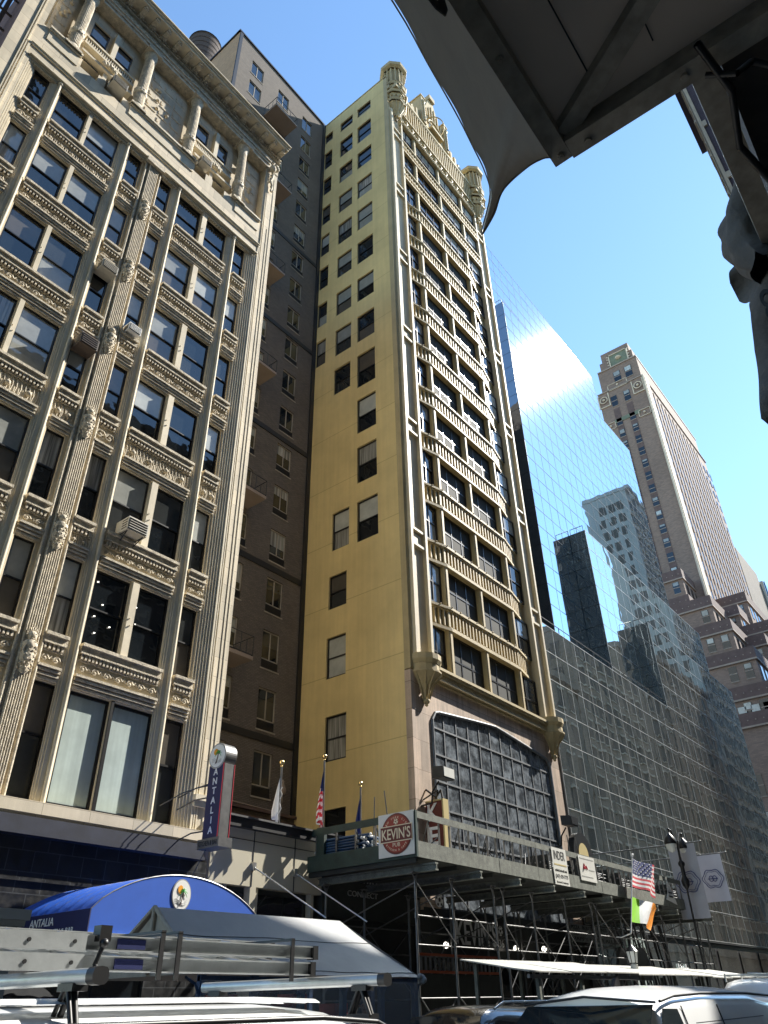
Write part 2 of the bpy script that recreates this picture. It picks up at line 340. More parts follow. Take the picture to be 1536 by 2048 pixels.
# wall in a plane. axis 'y': plane y=p, u=x, outward -y.  axis 'x': plane x=p, u=y, outward -x (sgn=-1) or +x
def P3(axis, p, u, z): return (u, p, z) if axis == 'y' else (p, u, z)
def wall(mb, axis, p, u0, u1, z0, z1, holes, depth=0.3, mi=0, rmi=None):
    us = sorted(set([u0, u1]+[min(max(h[0], u0), u1) for h in holes]+[min(max(h[1], u0), u1) for h in holes]))
    zs = sorted(set([z0, z1]+[min(max(h[2], z0), z1) for h in holes]+[min(max(h[3], z0), z1) for h in holes]))
    for a, b in zip(us, us[1:]):
        run = None
        for c, d in zip(zs, zs[1:]):
            cu, cz = (a+b)/2, (c+d)/2
            solid = not any(h[0] < cu < h[1] and h[2] < cz < h[3] for h in holes)
            if solid and run is None: run = c
            if not solid and run is not None:
                mb.quad(P3(axis, p, a, run), P3(axis, p, b, run), P3(axis, p, b, c), P3(axis, p, a, c), mi); run = None
        if run is not None: mb.quad(P3(axis, p, a, run), P3(axis, p, b, run), P3(axis, p, b, z1), P3(axis, p, a, z1), mi)
    r = mi if rmi is None else rmi; q = p+depth
    for h in holes:
        a, b, c, d = h[:4]
        for (ua, za, ub, zb) in ((a, c, b, c), (b, c, b, d), (b, d, a, d), (a, d, a, c)):
            mb.quad(P3(axis, p, ua, za), P3(axis, p, ub, zb), P3(axis, q, ub, zb), P3(axis, q, ua, za), r)
# box given in wall coordinates: u range, outward distance range (positive = towards the street), z range
def wb(mb, axis, p, u0, u1, o0, o1, z0, z1, mi=0):
    if axis == 'y': mb.box(u0, p-o1, z0, u1, p-o0, z1, mi)
    else: mb.box(p-o1, u0, z0, p-o0, u1, z1, mi)
PM = ['pane_dark', 'pane_dusk', 'pane_brown', 'pane_blind', 'pane_pale', 'pane_curtain']
def window(parent, axis, p, u0, u1, z0, z1, fr='black_frame', fw=0.05, split=0.5, top='pane_dark', bot='pane_dark',
           inset=0.0, vbars=(), label=None, left=None):
    """a sash window standing in plane p: frame with a meeting rail, pane as sub-part"""
    f = MB(); P = p+inset
    wb(f, axis, P, u0, u0+fw, -0.06, 0.03, z0, z1); wb(f, axis, P, u1-fw, u1, -0.06, 0.03, z0, z1)
    wb(f, axis, P, u0+fw, u1-fw, -0.06, 0.03, z0, z0+fw*1.2); wb(f, axis, P, u0+fw, u1-fw, -0.06, 0.03, z1-fw, z1)
    zm = z0+(z1-z0)*split
    if split > 0: wb(f, axis, P, u0+fw, u1-fw, -0.05, 0.02, zm-fw*0.4, zm+fw*0.4)
    for v in vbars: uu = u0+(u1-u0)*v; wb(f, axis, P, uu-fw*0.35, uu+fw*0.35, -0.05, 0.022, z0+fw*1.2, z1-fw)
    fo = f.build('window', fr, parent, label)
    g = MB(); a, b = u0+fw*0.6, u1-fw*0.6; mats = [top, bot]
    if split > 0:
        g.quad(P3(axis, P+0.012, a, zm), P3(axis, P+0.012, b, zm), P3(axis, P+0.012, b, z1-fw*.5), P3(axis, P+0.012, a, z1-fw*.5), 0)
        g.quad(P3(axis, P+0.035, a, z0+fw*.6), P3(axis, P+0.035, b, z0+fw*.6), P3(axis, P+0.035, b, zm), P3(axis, P+0.035, a, zm), 1)
    else: g.quad(P3(axis, P+0.02, a, z0+fw*.5), P3(axis, P+0.02, b, z0+fw*.5), P3(axis, P+0.02, b, z1-fw*.5), P3(axis, P+0.02, a, z1-fw*.5), 0)
    if left: 
        um = a+(b-a)*left[0]; g.quad(P3(axis, P+0.006, a, z0+fw*1.3), P3(axis, P+0.006, um, z0+fw*1.3), P3(axis, P+0.006, um, z1-fw), P3(axis, P+0.006, a, z1-fw), 2); mats.append(left[1])
    g.build('pane', mats, fo); return fo
def rnd_panes(dark=0.45):
    top = random.choices(PM, [dark, 0.4, 0.4, 0.8, 0.8, 0.5])[0]; bot = random.choices(PM, [1.4, 0.7, 0.9, 0.4, 0.15, 0.35])[0]
    return top, bot

# ------------------------------------------------------------------ ground
g = MB(); g.quad((-600, -900, -0.15), (1500, -900, -0.15), (1500, 1200, -0.15), (-600, 1200, -0.15)); struct(g.build('road', 'asphalt'))
g = MB(); g.box(-300, 13.0, -0.6, 700, 600, 0.0); struct(g.build('sidewalk_far', 'concrete'))
g = MB(); g.box(-300, -600, -0.6, 700, 2.9, 0.0); struct(g.build('sidewalk_near', 'concrete'))
g = MB()
for k in range(30): g.quad((-30+k*9, 7.9, -0.146), (-27+k*9, 7.9, -0.146), (-27+k*9, 8.02, -0.146), (-30+k*9, 8.02, -0.146))
struct(g.build('lane_marking', 'road_paint'))

# ================================================================== CREAM TERRACOTTA LOFT BUILDING
CB = thing('loft_building', 'cream terracotta loft building with ornate spandrels, fluted columns and heavy top cornice', 'building', (7.8, 17, 0))
FY = 17.0; WY = 17.25
rows = [(27.02, 29.08), (23.62, 25.75), (20.22, 22.45), (16.80, 18.98), (13.0, 15.35), (9.58, 11.82)]
colsL = [(2.92, 3.50), (3.92, 5.00), (5.16, 6.34), (6.80, 7.38)]
colsR = [(8.19, 8.77), (9.19, 10.30), (10.54, 11.65), (12.12, 12.70)]
cols = colsL+colsR
holes = [(a, b, c, d) for a, b in cols for c, d in rows] + [(a, b, 5.62, 8.38) for a, b in ((2.92, 3.5), (3.92, 5.04), (5.2, 6.34), (6.8, 7.4), (8.15, 8.84), (9.19, 10.36), (10.46, 11.70), (12.08, 12.76))]
w = MB(); wall(w, 'y', WY-0.10, 2.55, 13.2, 5.6, 29.3, holes, 0.14); w.build('recessed_wall', 'cream', CB)
w = MB()
wall(w, 'y', FY, 1.77, 2.55, 5.6, 36.0, [], 0); wall(w, 'y', FY, 13.2, 13.93, 5.6, 36.0, [], 0)
w.quad((2.55, FY, 5.6), (2.55, FY, 29.3), (2.55, 17.3, 29.3), (2.55, 17.3, 5.6)); w.quad((13.2, FY, 5.6), (13.2, FY, 29.3), (13.2, 17.3, 29.3), (13.2, 17.3, 5.6))
# band above the shaft and the parapet wall of the attic storeys
wall(w, 'y', FY, 2.55, 13.2, 29.3, 31.45, [(4.12, 4.82, 30.95, 31.45), (5.14, 5.90, 30.95, 31.45), (9.48, 10.05, 30.95, 31.45), (10.42, 11.08, 30.95, 31.45)], 0.35)
w.quad((2.55, FY, 29.3), (13.2, FY, 29.3), (13.2, 17.3, 29.3), (2.55, 17.3, 29.3))
w.build('front_wall', 'cream_block', CB)
w = MB(); w.quad((1.77, 17, 0), (1.77, 17, 37.2), (1.77, 24, 37.2), (1.77, 24, 0)); w.build('side_wall', 'side_brick', CB); w = MB(); w.quad((13.93, 17, 0), (13.93, 17, 37.2), (13.93, 45, 37.2), (13.93, 45, 0)); w.build('east_wall', 'cream_block', CB); w = MB()  # unseen east wall made pale to bounce sun onto the yellow flank
w.quad((1.77, 17.0, 37.2), (13.93, 17.0, 37.2), (13.93, 45, 37.2), (1.77, 24, 37.2)); w.quad((1.77, 24, 0), (1.77, 24, 37.2), (13.93, 45, 37.2), (13.93, 45, 0))
w.build('rear_wall', 'side_brick', CB)
w = MB()
for k in range(9):
    w.box(1.2, 18.3, 27+k*1.1, 1.76, 18.38, 27.05+k*1.1); w.box(1.2, 18.3+k*.0, 27+k*1.1, 1.24, 19.6, 27.04+k*1.1); 
w.box(1.25, 18.2, 24, 1.33, 18.28, 37.3); w.box(1.45, 18.9, 24, 1.6, 19.05, 38.0)
w.build('fire_stair', 'ac_brown', CB)
# vertical mouldings: fillets, colonnettes
w = MB()
def moulded(mb, xc, hw, z0, z1, yb=WY-0.10):
    # stepped pilaster with a slim rounded shaft standing proud
    for k, (a, d) in enumerate(((1.0, 0.025), (0.78, 0.055), (0.50, 0.08))):
        mb.box(xc-hw*a, yb-d, z0, xc+hw*a, yb, z1)
    mb.lathe(xc+hw*0.35, yb-0.115, [(0.055, z0), (0.055, z1)], 10)
    mb.lathe(xc+hw*0.35, yb-0.115, [(0.055, z1), (0.09, z1+0.04), (0.09, z1+0.12), (0.02, z1+0.2)], 10)
for xc, hw in ((3.72, .19), (6.57, .21), (8.98, .20), (11.88, .22)): moulded(w, xc, hw, 5.6, 29.05); w.cut()
for x0, x1 in ((2.55, 2.90), (12.78, 13.2)):
    n = 5
    for i in range(n):
        a = x0+(x1-x0)*i/n; b = x0+(x1-x0)*(i+1)/n; d = 0.01+0.028*(n-i if x0 < 5 else i+1)
        w.box(a+0.004, WY-0.10-d, 5.6, b-0.012, WY-0.10, 29.25)
    w.cut()
w.pieces('colonnette', 'cream', CB)
# corner pier flutes
w = MB()
for x in (13.30, 13.38, 2.30, 2.22): w.box(x, FY-0.035, 5.6, x+0.035, FY, 35.6)
w.box(13.62, FY-0.018, 5.6, 13.66, FY, 31.5); w.box(13.76, FY-0.018, 5.6, 13.80, FY, 35.5)
w.box(13.2, FY-0.16, 6.35, 13.96, FY, 6.5); w.box(13.22, FY-0.10, 6.2, 13.94, FY, 6.35)
w.build('pier_moulding', 'cream', CB)
# central fluted pilaster with carved masks
w = MB(); w.box(7.62, 17.0, 5.6, 8.03, WY-0.1, 29.3); w.box(7.50, 17.09, 5.6, 7.62, WY-0.1, 29.3); w.box(8.03, 17.09, 5.6, 8.14, WY-0.1, 29.3)
for i in range(7): x = 7.647+i*0.0595; w.tube((x, 16.998, 5.6), (x, 16.998, 29.0), 0.019, 6)
for x in (7.50, 8.14): w.lathe(x, 17.06, [(0.045, 5.6), (0.045, 29.1)], 8)
w.box(7.42, 16.86, 29.05, 8.2, 17.0, 29.3)
w.build('fluted_pilaster', 'cream_old', CB)
for zc in (26.4, 22.95, 19.55, 16.1, 12.35, 8.95):
    w = MB(); rr = random.Random(zc); cx = 7.825
    w.ball((cx, 16.97, zc+0.34), 0.115, 12, sz=1.15); w.ball((cx, 16.86, zc+0.31), 0.028, 7); w.ball((cx-.045, 16.875, zc+.37), .02, 6); w.ball((cx+.045, 16.875, zc+.37), .02, 6); w.path([(cx-.04, 16.865, zc+.25), (cx, 16.855, zc+.235), (cx+.04, 16.865, zc+.25)], .012, 5)
    for a in range(0, 181, 20): w.path([(cx+.11*math.cos(R(a)), 16.96, zc+.36+.12*math.sin(R(a))), (cx+.17*math.cos(R(a+8)), 16.95, zc+.38+.18*math.sin(R(a+8)))], .022, 5)
    w.lathe(cx, 17.0, [(.05, zc-.62), (.12, zc-.52), (.09, zc-.44), (.16, zc-.34), (.185, zc-.16), (.15, zc-.06), (.17, zc+.04), (.19, zc+.14), (.10, zc+.24)], 18)
    for k in range(7):
        z = zc-.5+k*.11; 
        for a in range(190, 351, 32): w.ball((cx+.17*math.cos(R(a+k*16)), 17.0+.17*math.sin(R(a+k*16)), z), .028, 6)
    for sgn in (-1, 1): w.path([(cx+sgn*.04, 16.86, zc+.16), (cx+sgn*.13, 16.88, zc+.06), (cx+sgn*.17, 16.9, zc-.08), (cx+sgn*.12, 16.86, zc-.2), (cx+sgn*.05, 16.86, zc-.12), (cx+sgn*.09, 16.86, zc-.05)], .018, 6)
    w.build('carved_mask', 'cream_old', CB)
# spandrels
secs = [(2.90, 3.53), (3.91, 6.36), (6.78, 7.44), (8.16, 8.78), (9.18, 11.66), (12.10, 12.78)]
tops = [r[0] for r in rows]; bots = [r[1] for r in rows[1:]]+[8.38]
for (x0, x1) in secs:
    for si, (zt, zb) in enumerate(zip(tops, bots)):
        w = MB(); y = WY-0.10; H = zt-zb
        w.box(x0, y-0.20, zt-0.09, x1, y, zt-0.005); w.box(x0, y-0.13, zt-0.24, x1, y, zt-0.09); w.box(x0, y-0.15, zt-0.28, x1, y, zt-0.24)
        n = int((x1-x0)/0.105)
        for i in range(n): xx = x0+0.02+(x1-x0-0.04)*(i+0.25)/n; w.box(xx, y-0.12, zt-0.42, xx+0.055, y-0.02, zt-0.28)
        w.box(x0, y-0.06, zt-0.46, x1, y, zt-0.42)
        zc = zt-0.46-(H-0.46-0.36)/2; hh = (H-0.46-0.36)/2
        for k, dz in enumerate((0.34, 0.25, 0.15, 0.06)): w.box(x0, y-0.05-0.032*(3-k), zb+dz-0.03, x1, y, zb+dz+0.03)
        n = max(2, int((x1-x0)/(hh*1.75)))
        for i in range(n):
            cx = x0+(x1-x0)*(i+0.5)/n; r0 = hh*0.62
            if (si+int(x0)) % 3 == 0:
                for k in range(5): w.path([(cx-r0*1.3+k*r0*.62, y-0.02, zc-hh*.75), (cx-r0*1.15+k*r0*.62, y-0.035, zc), (cx-r0*1.3+k*r0*.62, y-0.03, zc+hh*.75)], 0.016, 5)
                w.ball((cx, y-0.02, zc), hh*0.3, 8)
            else:
                pts = [(cx+r0*(1-t/9)*math.cos(t*0.95), y-0.045, zc+r0*(1-t/9)*math.sin(t*0.95)) for t in range(8)]
                w.path(pts, 0.024, 5); w.path([(cx+r0, y-0.04, zc), (cx+r0*1.5, y-0.04, zc+hh*.5), (cx+r0*2.0, y-0.04, zc-hh*.1)], 0.02, 5); w.ball((cx, y-0.04, zc), 0.045, 6)
        w.build('spandrel', 'cream_old', CB)
# head moulding under the band
w = MB()
for d, z in ((0.10, 29.12), (0.16, 29.20), (0.24, 29.27)): w.box(2.56, WY-0.10-d, z-0.03, 13.19, WY-0.11, z+0.035)
n = 95
for i in range(n): x = 2.6+i*0.1115; w.box(x, WY-0.24, 29.02, x+0.055, WY-0.12, 29.09)
w.box(2.45, FY-0.05, 29.80, 13.28, FY, 29.90); w.box(2.45, FY-0.09, 29.90, 13.28, FY, 29.94)
w.box(2.38, FY-0.03, 5.6, 2.45, FY, 29.94); w.box(13.21, FY-0.03, 5.6, 13.27, FY, 29.94)
w.build('string_course', 'cream', CB)
# windows of the shaft
lit = {(5, 5), (5, 6)}
for ri, (z0, z1) in enumerate(rows):
    for ci, (a, b) in enumerate(cols):
        t, bo = rnd_panes(); lf = None
        if ri == 0 and ci in (0, 1, 5, 6, 7): t = 'pane_dark'; bo = 'pane_dusk' if ci < 3 else 'pane_dark'
        elif ri == 1: t = random.choice(['pane_blind', 'pane_pale'])
        if (ri, ci) in lit: t = bo = 'pane_dark'
        window(CB, 'y', WY, a, b, z0, z1, top=t, bot=bo, left=lf, split=0.5 if ri else 0.48)
for i, (a, b) in enumerate(((2.92, 3.5), (3.92, 5.04), (5.2, 6.34), (6.8, 7.4), (8.15, 8.84), (9.19, 10.36), (10.46, 11.70), (12.08, 12.76))):
    big = i in (1, 2, 5, 6)
    window(CB, 'y', WY, a, b, 5.64, 8.36, fw=0.07, split=0 if big else 0.55, top='frost_lit' if big else 'pane_brown', bot='pane_dusk')
# mullions between paired lights
w = MB()
for c0, c1 in ((5.0, 5.16), (10.30, 10.54)):
    for z0, z1 in rows: w.cut(); w.box(c0+0.01, WY-0.20, z0, c1-0.01, WY-0.10, z1); w.ball(((c0+c1)/2, WY-0.22, (z0+z1)/2-.2), 0.022, 6); w.ball(((c0+c1)/2-.04, WY-0.22, (z0+z1)/2), 0.022, 6)
w.pieces('mullion', 'cream', CB)
w = MB(); 
for x in (5.12, 10.41): w.cut(); w.box(x-.04, WY-0.13, 5.62, x+.04, WY-0.11, 8.38)
w.pieces('dark_mullion', 'black_frame', CB)
# ceiling lights seen through the lit pair of windows
w = MB()
for x, z in ((9.35, 11.5), (9.62, 10.9), (9.45, 10.5), (9.95, 10.35), (9.55, 10.05), (10.65, 11.2), (10.70, 10.7)): w.cut(); w.ball((x, WY-0.005, z), 0.028, 8, sz=0.6)
w.pieces('ceiling_lamp', 'led_bulb', CB)
# sill course, dark shopfront fascia and tiles
w = MB(); w.box(1.7, 16.82, 5.34, 13.93, 17.25, 5.60); w.box(1.7, 16.9, 5.26, 13.93, 17.2, 5.34); w.build('sill_course', 'cream_block', CB)
w = MB(); w.box(1.7, 16.76, 4.96, 13.6, 17.2, 5.26); w.box(1.7, 16.70, 4.88, 13.6, 17.2, 4.96); w.build('shopfront_cornice', 'navy_ledge', CB)
w = MB(); w.box(1.7, 16.98, 3.3, 13.90, 17.3, 4.88); w.box(12.4, 16.97, 0, 13.90, 17.3, 3.3); w.box(1.7, 16.97, 0, 4.5, 17.3, 3.3)
w.box(1.7, 16.93, 4.02, 13.88, 16.98, 4.08); w.build('tiled_fascia', 'tile_black', CB)
w = MB(); w.box(4.5, 17.05, 0, 12.4, 17.15, 3.3); w.build('shop_window', 'pane_dark', CB)
# attic colonnade
w = MB()
wall(w, 'y', 17.42, 2.55, 13.2, 31.45, 35.9, [(4.12, 4.82, 31.45, 32.02), (5.14, 5.90, 31.45, 32.02), (9.48, 10.05, 31.45, 32.02), (10.42, 11.08, 31.45, 32.02),
     (4.12, 4.86, 33.55, 35.1), (5.14, 5.95, 33.55, 35.1), (9.44, 10.08, 33.55, 35.1), (10.38, 11.2, 33.55, 35.1)], 0.2)
w.quad((2.55, 17.0, 31.45), (2.55, 17.0, 36), (2.55, 17.42, 36), (2.55, 17.42, 31.45)); w.quad((13.2, 17.0, 31.45), (13.2, 17.0, 36), (13.2, 17.42, 36), (13.2, 17.42, 31.45))
for xa, xb in ((2.55, 4.12), (4.82, 5.14), (5.90, 9.48), (10.05, 10.42), (11.08, 13.2)): w.quad((xa, 17.0, 31.45), (xb, 17.0, 31.45), (xb, 17.42, 31.45), (xa, 17.42, 31.45))
# raised lettering-like relief panels
for x0, x1 in ((6.85, 8.72), (2.68, 3.3), (12.22, 13.0)):
    w.box(x0, 17.36, 31.9, x1, 17.42, 35.5)
    for z in (32.3, 32.9, 33.6, 34.2, 34.9):
        n = max(1, int((x1-x0)/0.6))
        for i in range(n): a = x0+0.1+i*(x1-x0-.1)/n; w.box(a, 17.33, z, a+(x1-x0)/n-0.16, 17.36, z+0.08); w.box(a, 17.33, z+.16, a+.08, 17.36, z+0.42)
    for k in range(5): w.ball(((x0+x1)/2+random.uniform(-.3, .3)*(x1-x0), 17.34, random.uniform(32.6, 34.8)), 0.09, 8)
w.build('attic_wall', 'cream_block', CB)
for xc in (3.65, 6.52, 9.02, 11.80):
    w = MB(); y = 17.12
    prof = [(0.27, 31.52), (0.27, 31.62), (0.23, 31.70), (0.215, 31.80), (0.19, 35.2), (0.21, 35.28), (0.19, 35.36), (0.25, 35.55), (0.29, 35.75)]
    w.lathe(xc, y, prof, 20); w.box(xc-0.34, y-0.34, 35.75, xc+0.34, y+0.3, 35.92); w.box(xc-0.33, y-0.30, 31.42, xc+0.33, y+0.3, 31.53)
    for i in range(14):
        a = math.pi+math.pi*(i+0.5)/14; w.tube((xc+0.217*math.cos(a), y+0.217*math.sin(a), 31.85), (xc+0.192*math.cos(a), y+0.192*math.sin(a), 35.2), 0.018, 5)
    w.lathe(xc, y, [(0.21, 32.55), (0.26, 32.6), (0.275, 32.72), (0.24, 32.8), (0.26, 32.9), (0.21, 32.98)], 16)
    for i in range(9): a = math.pi+math.pi*i/8; w.ball((xc+0.25*math.cos(a), y+0.25*math.sin(a), 32.72+0.06*(-1)**i), 0.045, 6)
    w.build('fluted_column', 'cream_old', CB)
w = MB()
for x0, x1 in ((2.75, 4.06), (6.2, 9.46), (11.66, 13.12)):
    w.cut(); w.box(x0, 16.86, 31.42, x1, 17.3, 31.52); w.box(x0+.03, 16.90, 31.34, x1-.03, 17.0, 31.42); w.box(x0+.05, 16.96, 30.75, x1-.05, 17.0, 31.34)
for x0, x1 in ((4.0, 6.2), (9.4, 11.45)):
    w.cut(); w.box(x0, 17.2, 32.95, x1, 17.42, 33.07); w.box(x0, 17.2, 33.42, x1, 17.42, 33.52)
    n = 24
    for i in range(n): x = x0+.03+i*(x1-x0-.06)/n; w.box(x, 17.24, 33.07, x+.045, 17.36, 33.42)
    w.box(x0, 17.1, 32.2, x1, 17.42, 32.32); w.box(x0, 17.16, 32.34, x1, 17.42, 32.42)
    xm = (x0+x1)/2
    for k in (-2, -1, 0, 1, 2): w.ball((xm+k*.12, 17.05, 32.62-abs(k)*.08), .10, 8)
    w.box(xm-0.07-(0.02), 17.2, 31.45, xm+0.07, 17.42, 32.2); w.box(xm-0.1, 17.2, 33.52, xm+0.1, 17.42, 35.3)
w.pieces('attic_balustrade', 'cream', CB)
for (a, b) in ((4.12, 4.82), (5.14, 5.90), (9.48, 10.05), (10.42, 11.08)):
    window(CB, 'y', 17.30, a, b, 30.95, 32.02, split=0.45, top='pane_blind', bot='pane_dusk')  # pale upper panes stand in for sky reflected in the attic glass
for (a, b) in ((4.12, 4.86), (5.14, 5.95), (9.44, 10.08), (10.38, 11.2)): window(CB, 'y', 17.5, a, b, 33.55, 35.1, split=0.42, top='pane_brown', bot='pane_blind')
# entablature and bracketed cornice
w = MB(); w.box(2.5, 16.92, 35.92, 13.3, 17.5, 36.12); w.box(2.5, 16.86, 36.12, 13.3, 17.5, 36.28); w.box(2.48, 16.80, 36.28, 13.32, 17.5, 36.36)
w.box(1.77, 16.97, 36.0, 13.93, 17.5, 36.36)
w.box(1.77, 16.98, 36.36, 13.93, 17.6, 36.95)
for i in range(60):
    x = 1.95+i*0.2; w.ball((x, 16.97, 36.64+0.06*math.sin(i*1.3)), 0.07, 7); w.tube((x, 16.96, 36.5), (x+.12, 16.94, 36.8), 0.02, 5)
w.box(1.75, 16.86, 36.95, 13.95, 17.5, 37.03)
n = 100
for i in range(n): x = 1.8+i*0.1215; w.box(x, 16.78, 37.03, x+.07, 16.98, 37.12)
w.build('entablature', 'cream_old', CB)
w = MB()
for i in range(21): 
    x = 1.85+i*0.585; w.cut(); w.box(x, 16.40, 37.14, x+0.22, 16.9, 37.34); w.box(x+.03, 16.34, 37.22, x+.19, 16.40, 37.34); w.tube((x, 16.75, 37.13), (x+.22, 16.75, 37.13), 0.06, 8)
w.pieces('cornice_bracket', 'cream_old', CB)
w = MB(); w.box(1.6, 16.26, 37.34, 13.86, 17.6, 37.48); w.box(1.58, 16.20, 37.48, 13.90, 17.6, 37.58); w.box(1.58, 16.12, 37.58, 13.92, 17.6, 37.64)
for k in range(24): w.box(1.9+k*0.5, 16.14, 37.64, 1.96+k*.5, 16.2, 37.68)
w.build('cornice', 'cream', CB)
w = MB()
w.ball((13.45, 16.82, 35.9), 0.17, 10, sz=1.2); w.ball((13.75, 16.9, 36.3), 0.15, 10); w.path([(13.55, 16.86, 35.6), (13.5, 16.85, 35.2), (13.42, 16.87, 34.9), (13.55, 16.86, 34.6), (13.5, 16.88, 34.2)], 0.05, 7)
for k in range(6): w.ball((13.5+random.uniform(-.1, .1), 16.9, 34.3+k*.28), .07, 7)
w.build('garland', 'cream_old', CB)
# small box on the roof edge
w = MB(); w.box(8.3, 18.3, 37.2, 9.4, 19.3, 39.4); tag(w.build('roof_vent', 'white_paint'), 'pale metal vent box on the cream building roof behind the cornice', 'roof vent')

# A/C units on the cream building
def ac(x, z, wd, ht, dp, label, mt='ac_beige', y=WY-0.06, legs=False, tilt=0.0):
    t = thing('air_conditioner', label, 'air conditioner', (x, y, z), 'window air conditioners on the cream building')
    a = MB(); a.box(x-wd/2, y-dp, z, x+wd/2, y, z+ht)
    a.build('casing', mt, t)
    b = MB(); b.box(x-wd/2+.03, y-dp-.012, z+.03, x+wd/2-.03, y-dp-.002, z+ht-.03, 0)
    n = 5
    for i in range(n): zz = z+.05+i*(ht-.1)/(n-1); b.box(x-wd/2+.03, y-dp-.03, zz-.008, x+wd/2-.03, y-dp-.012, zz+.008, 1)
    for i in range(4): zz = z+.08+i*(ht-.16)/3; b.box(x-wd/2-.01, y-dp+.06, zz-.015, x-wd/2-.001, y-dp+.3, zz+.015, 0)
    b.build('grille', ['rubber_black', mt], t)
    if legs:
        c = MB(); 
        for sx in (-1, 1): c.tube((x+sx*wd*.4, y-dp+.1, z), (x+sx*wd*.3, y, z-.28), .018, 6); c.tube((x+sx*wd*.4, y-dp+.1, z-.01), (x+sx*wd*.4, y, z-.01), .015, 6); c.cut()
        c.pieces('bracket', 'dark_grey_metal', t)
    return t
ac(9.83, 13.05, .66, .42, .62, 'big beige air conditioner on iron brackets in the lower middle of the cream facade', legs=True)
ac(7.09, 18.42, .58, .42, .55, 'dark boxy air conditioner jutting from a narrow window left of the fluted pilaster', 'ac_brown', legs=False)
ac(7.09, 21.98, .56, .36, .5, 'pale air conditioner two floors above the dark boxy one, left of the fluted pilaster')
ac(8.48, 20.28, .46, .32, .4, 'small white air conditioner on the sill just right of the fluted pilaster', 'white_paint')
ac(5.52, 31.20, .6, .42, .7, 'beige air conditioner under the left attic balustrade near the top of the cream building', y=17.28)
ac(9.80, 31.55, .5, .36, .6, 'beige air conditioner under the right attic balustrade near the top of the cream building', y=17.28)

# ================================================================== BRICK HOTEL BEHIND
HB = thing('brick_hotel', 'dark brown brick hotel with small balconies set back between cream and yellow buildings', 'building', (19, 23.3, 0))
HY = 23.3; hz = [59.2-2.703*k for k in range(20)]
def hw(k): return hz[k]-(1.72 if k < 2 else 1.80), hz[k]
hole = [(20.95, 22.0, *hw(k)) for k in range(19)]+[(18.36, 19.44, *hw(k)) for k in range(19)]+[(15.72, 16.84, *hw(k)) for k in range(5)]
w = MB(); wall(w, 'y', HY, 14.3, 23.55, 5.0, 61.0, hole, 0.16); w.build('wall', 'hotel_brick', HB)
w = MB(); w.quad((14.3, HY, 5), (14.3, HY, 61), (14.3, 45, 61), (14.3, 45, 5)); w.quad((14.3, HY, 61), (23.5, HY, 61), (23.5, 45, 61), (14.3, 45, 61)); w.build('side_wall', 'hotel_side_lit', HB)
w = MB(); w.box(14.2, HY-.1, 61.0, 23.45, HY+.3, 61.16); w.box(14.2, HY, 61.0, 14.5, 45, 61.16); w.build('coping', 'dark_band', HB)
w = MB()
for z in (43.35, 35.12, 27.16, 19.15, 11.1): w.cut(); w.box(14.3, HY-.05, z-.15, 23.45, HY, z+.15)
w.pieces('dark_band', 'dark_band', HB)
w = MB(); w.box(23.18, HY-.10, 8.3, 23.44, HY, 61); w.cut(); w.box(14.31, HY-.1, 40, 14.55, HY, 60.9); w.pieces('corner_strip', 'dark_band', HB)
for c, (a, b, n) in enumerate(((20.95, 22.0, 19), (18.36, 19.44, 19), (15.72, 16.84, 3))):
    for k in range(n):
        z0, z1 = hw(k); f = MB()
        lz = z0+(0.42 if k > 1 else 0.05)
        for u in (a, b-.05, (a+b)/2-.025): f.box(u, HY+.06, lz, u+.05, HY+.12, z1)
        f.box(a, HY+.06, z1-.06, b, HY+.12, z1); f.box(a, HY+.06, lz, b, HY+.12, lz+.05)
        f.box(a-.05, HY-.03, z0-.07, b+.05, HY+.1, z0-.01)
        fo = f.build('window', 'opp_stone', HB)
        gl = MB(); top = random.choice(['pane_blind', 'pane_curtain', 'pane_dusk', 'pane_blind', 'pane_dark']); zc = z0+(z1-z0)*random.uniform(.45, .75)
        if k < 3: top = 'pane_dark'
        for u0, u1 in ((a+.05, (a+b)/2-.025), ((a+b)/2+.025, b-.05)):
            gl.quad((u0, HY+.09, zc), (u1, HY+.09, zc), (u1, HY+.09, z1-.06), (u0, HY+.09, z1-.06), 0)
            gl.quad((u0, HY+.09, lz+.05), (u1, HY+.09, lz+.05), (u1, HY+.09, zc), (u0, HY+.09, zc), 1)
        gl.build('pane', [top, random.choice(['pane_dark', 'pane_dusk', 'pane_dark'])], fo)
        if k > 1:
            lv = MB(); lv.box(a+.02, HY+.04, z0, b-.02, HY+.10, lz-.02)
            for i in range(7): lv.box(a+.03, HY+.025, z0+.03+i*.052, b-.03, HY+.04, z0+.05+i*.052)
            lv.build('louvre', 'dark_band', fo)
for z in (53.9, 45.85, 37.75, 29.7, 21.65, 13.6):
    w = MB(); w.box(17.3, 22.02, z, 19.35, HY, z+.16); w.build('balcony', 'tower_stone', HB)
    o = bpy.data.objects[-1] if False else None
    w = MB()
    for p, q in (((17.3, 22.04), (19.33, 22.04)), ((19.33, 22.04), (19.33, HY)), ((17.32, 22.04), (17.32, HY))):
        for dz in (.22, 1.05): w.tube((*p, z+dz), (*q, z+dz), .02, 6)
        n = 3
        for i in range(n+1): 
            t = i/n; w.tube((p[0]+(q[0]-p[0])*t, p[1]+(q[1]-p[1])*t, z+.1), (p[0]+(q[0]-p[0])*t, p[1]+(q[1]-p[1])*t, z+1.05), .016, 6)
    w.build('balcony_railing', 'dark_grey_metal', HB)
w = MB()
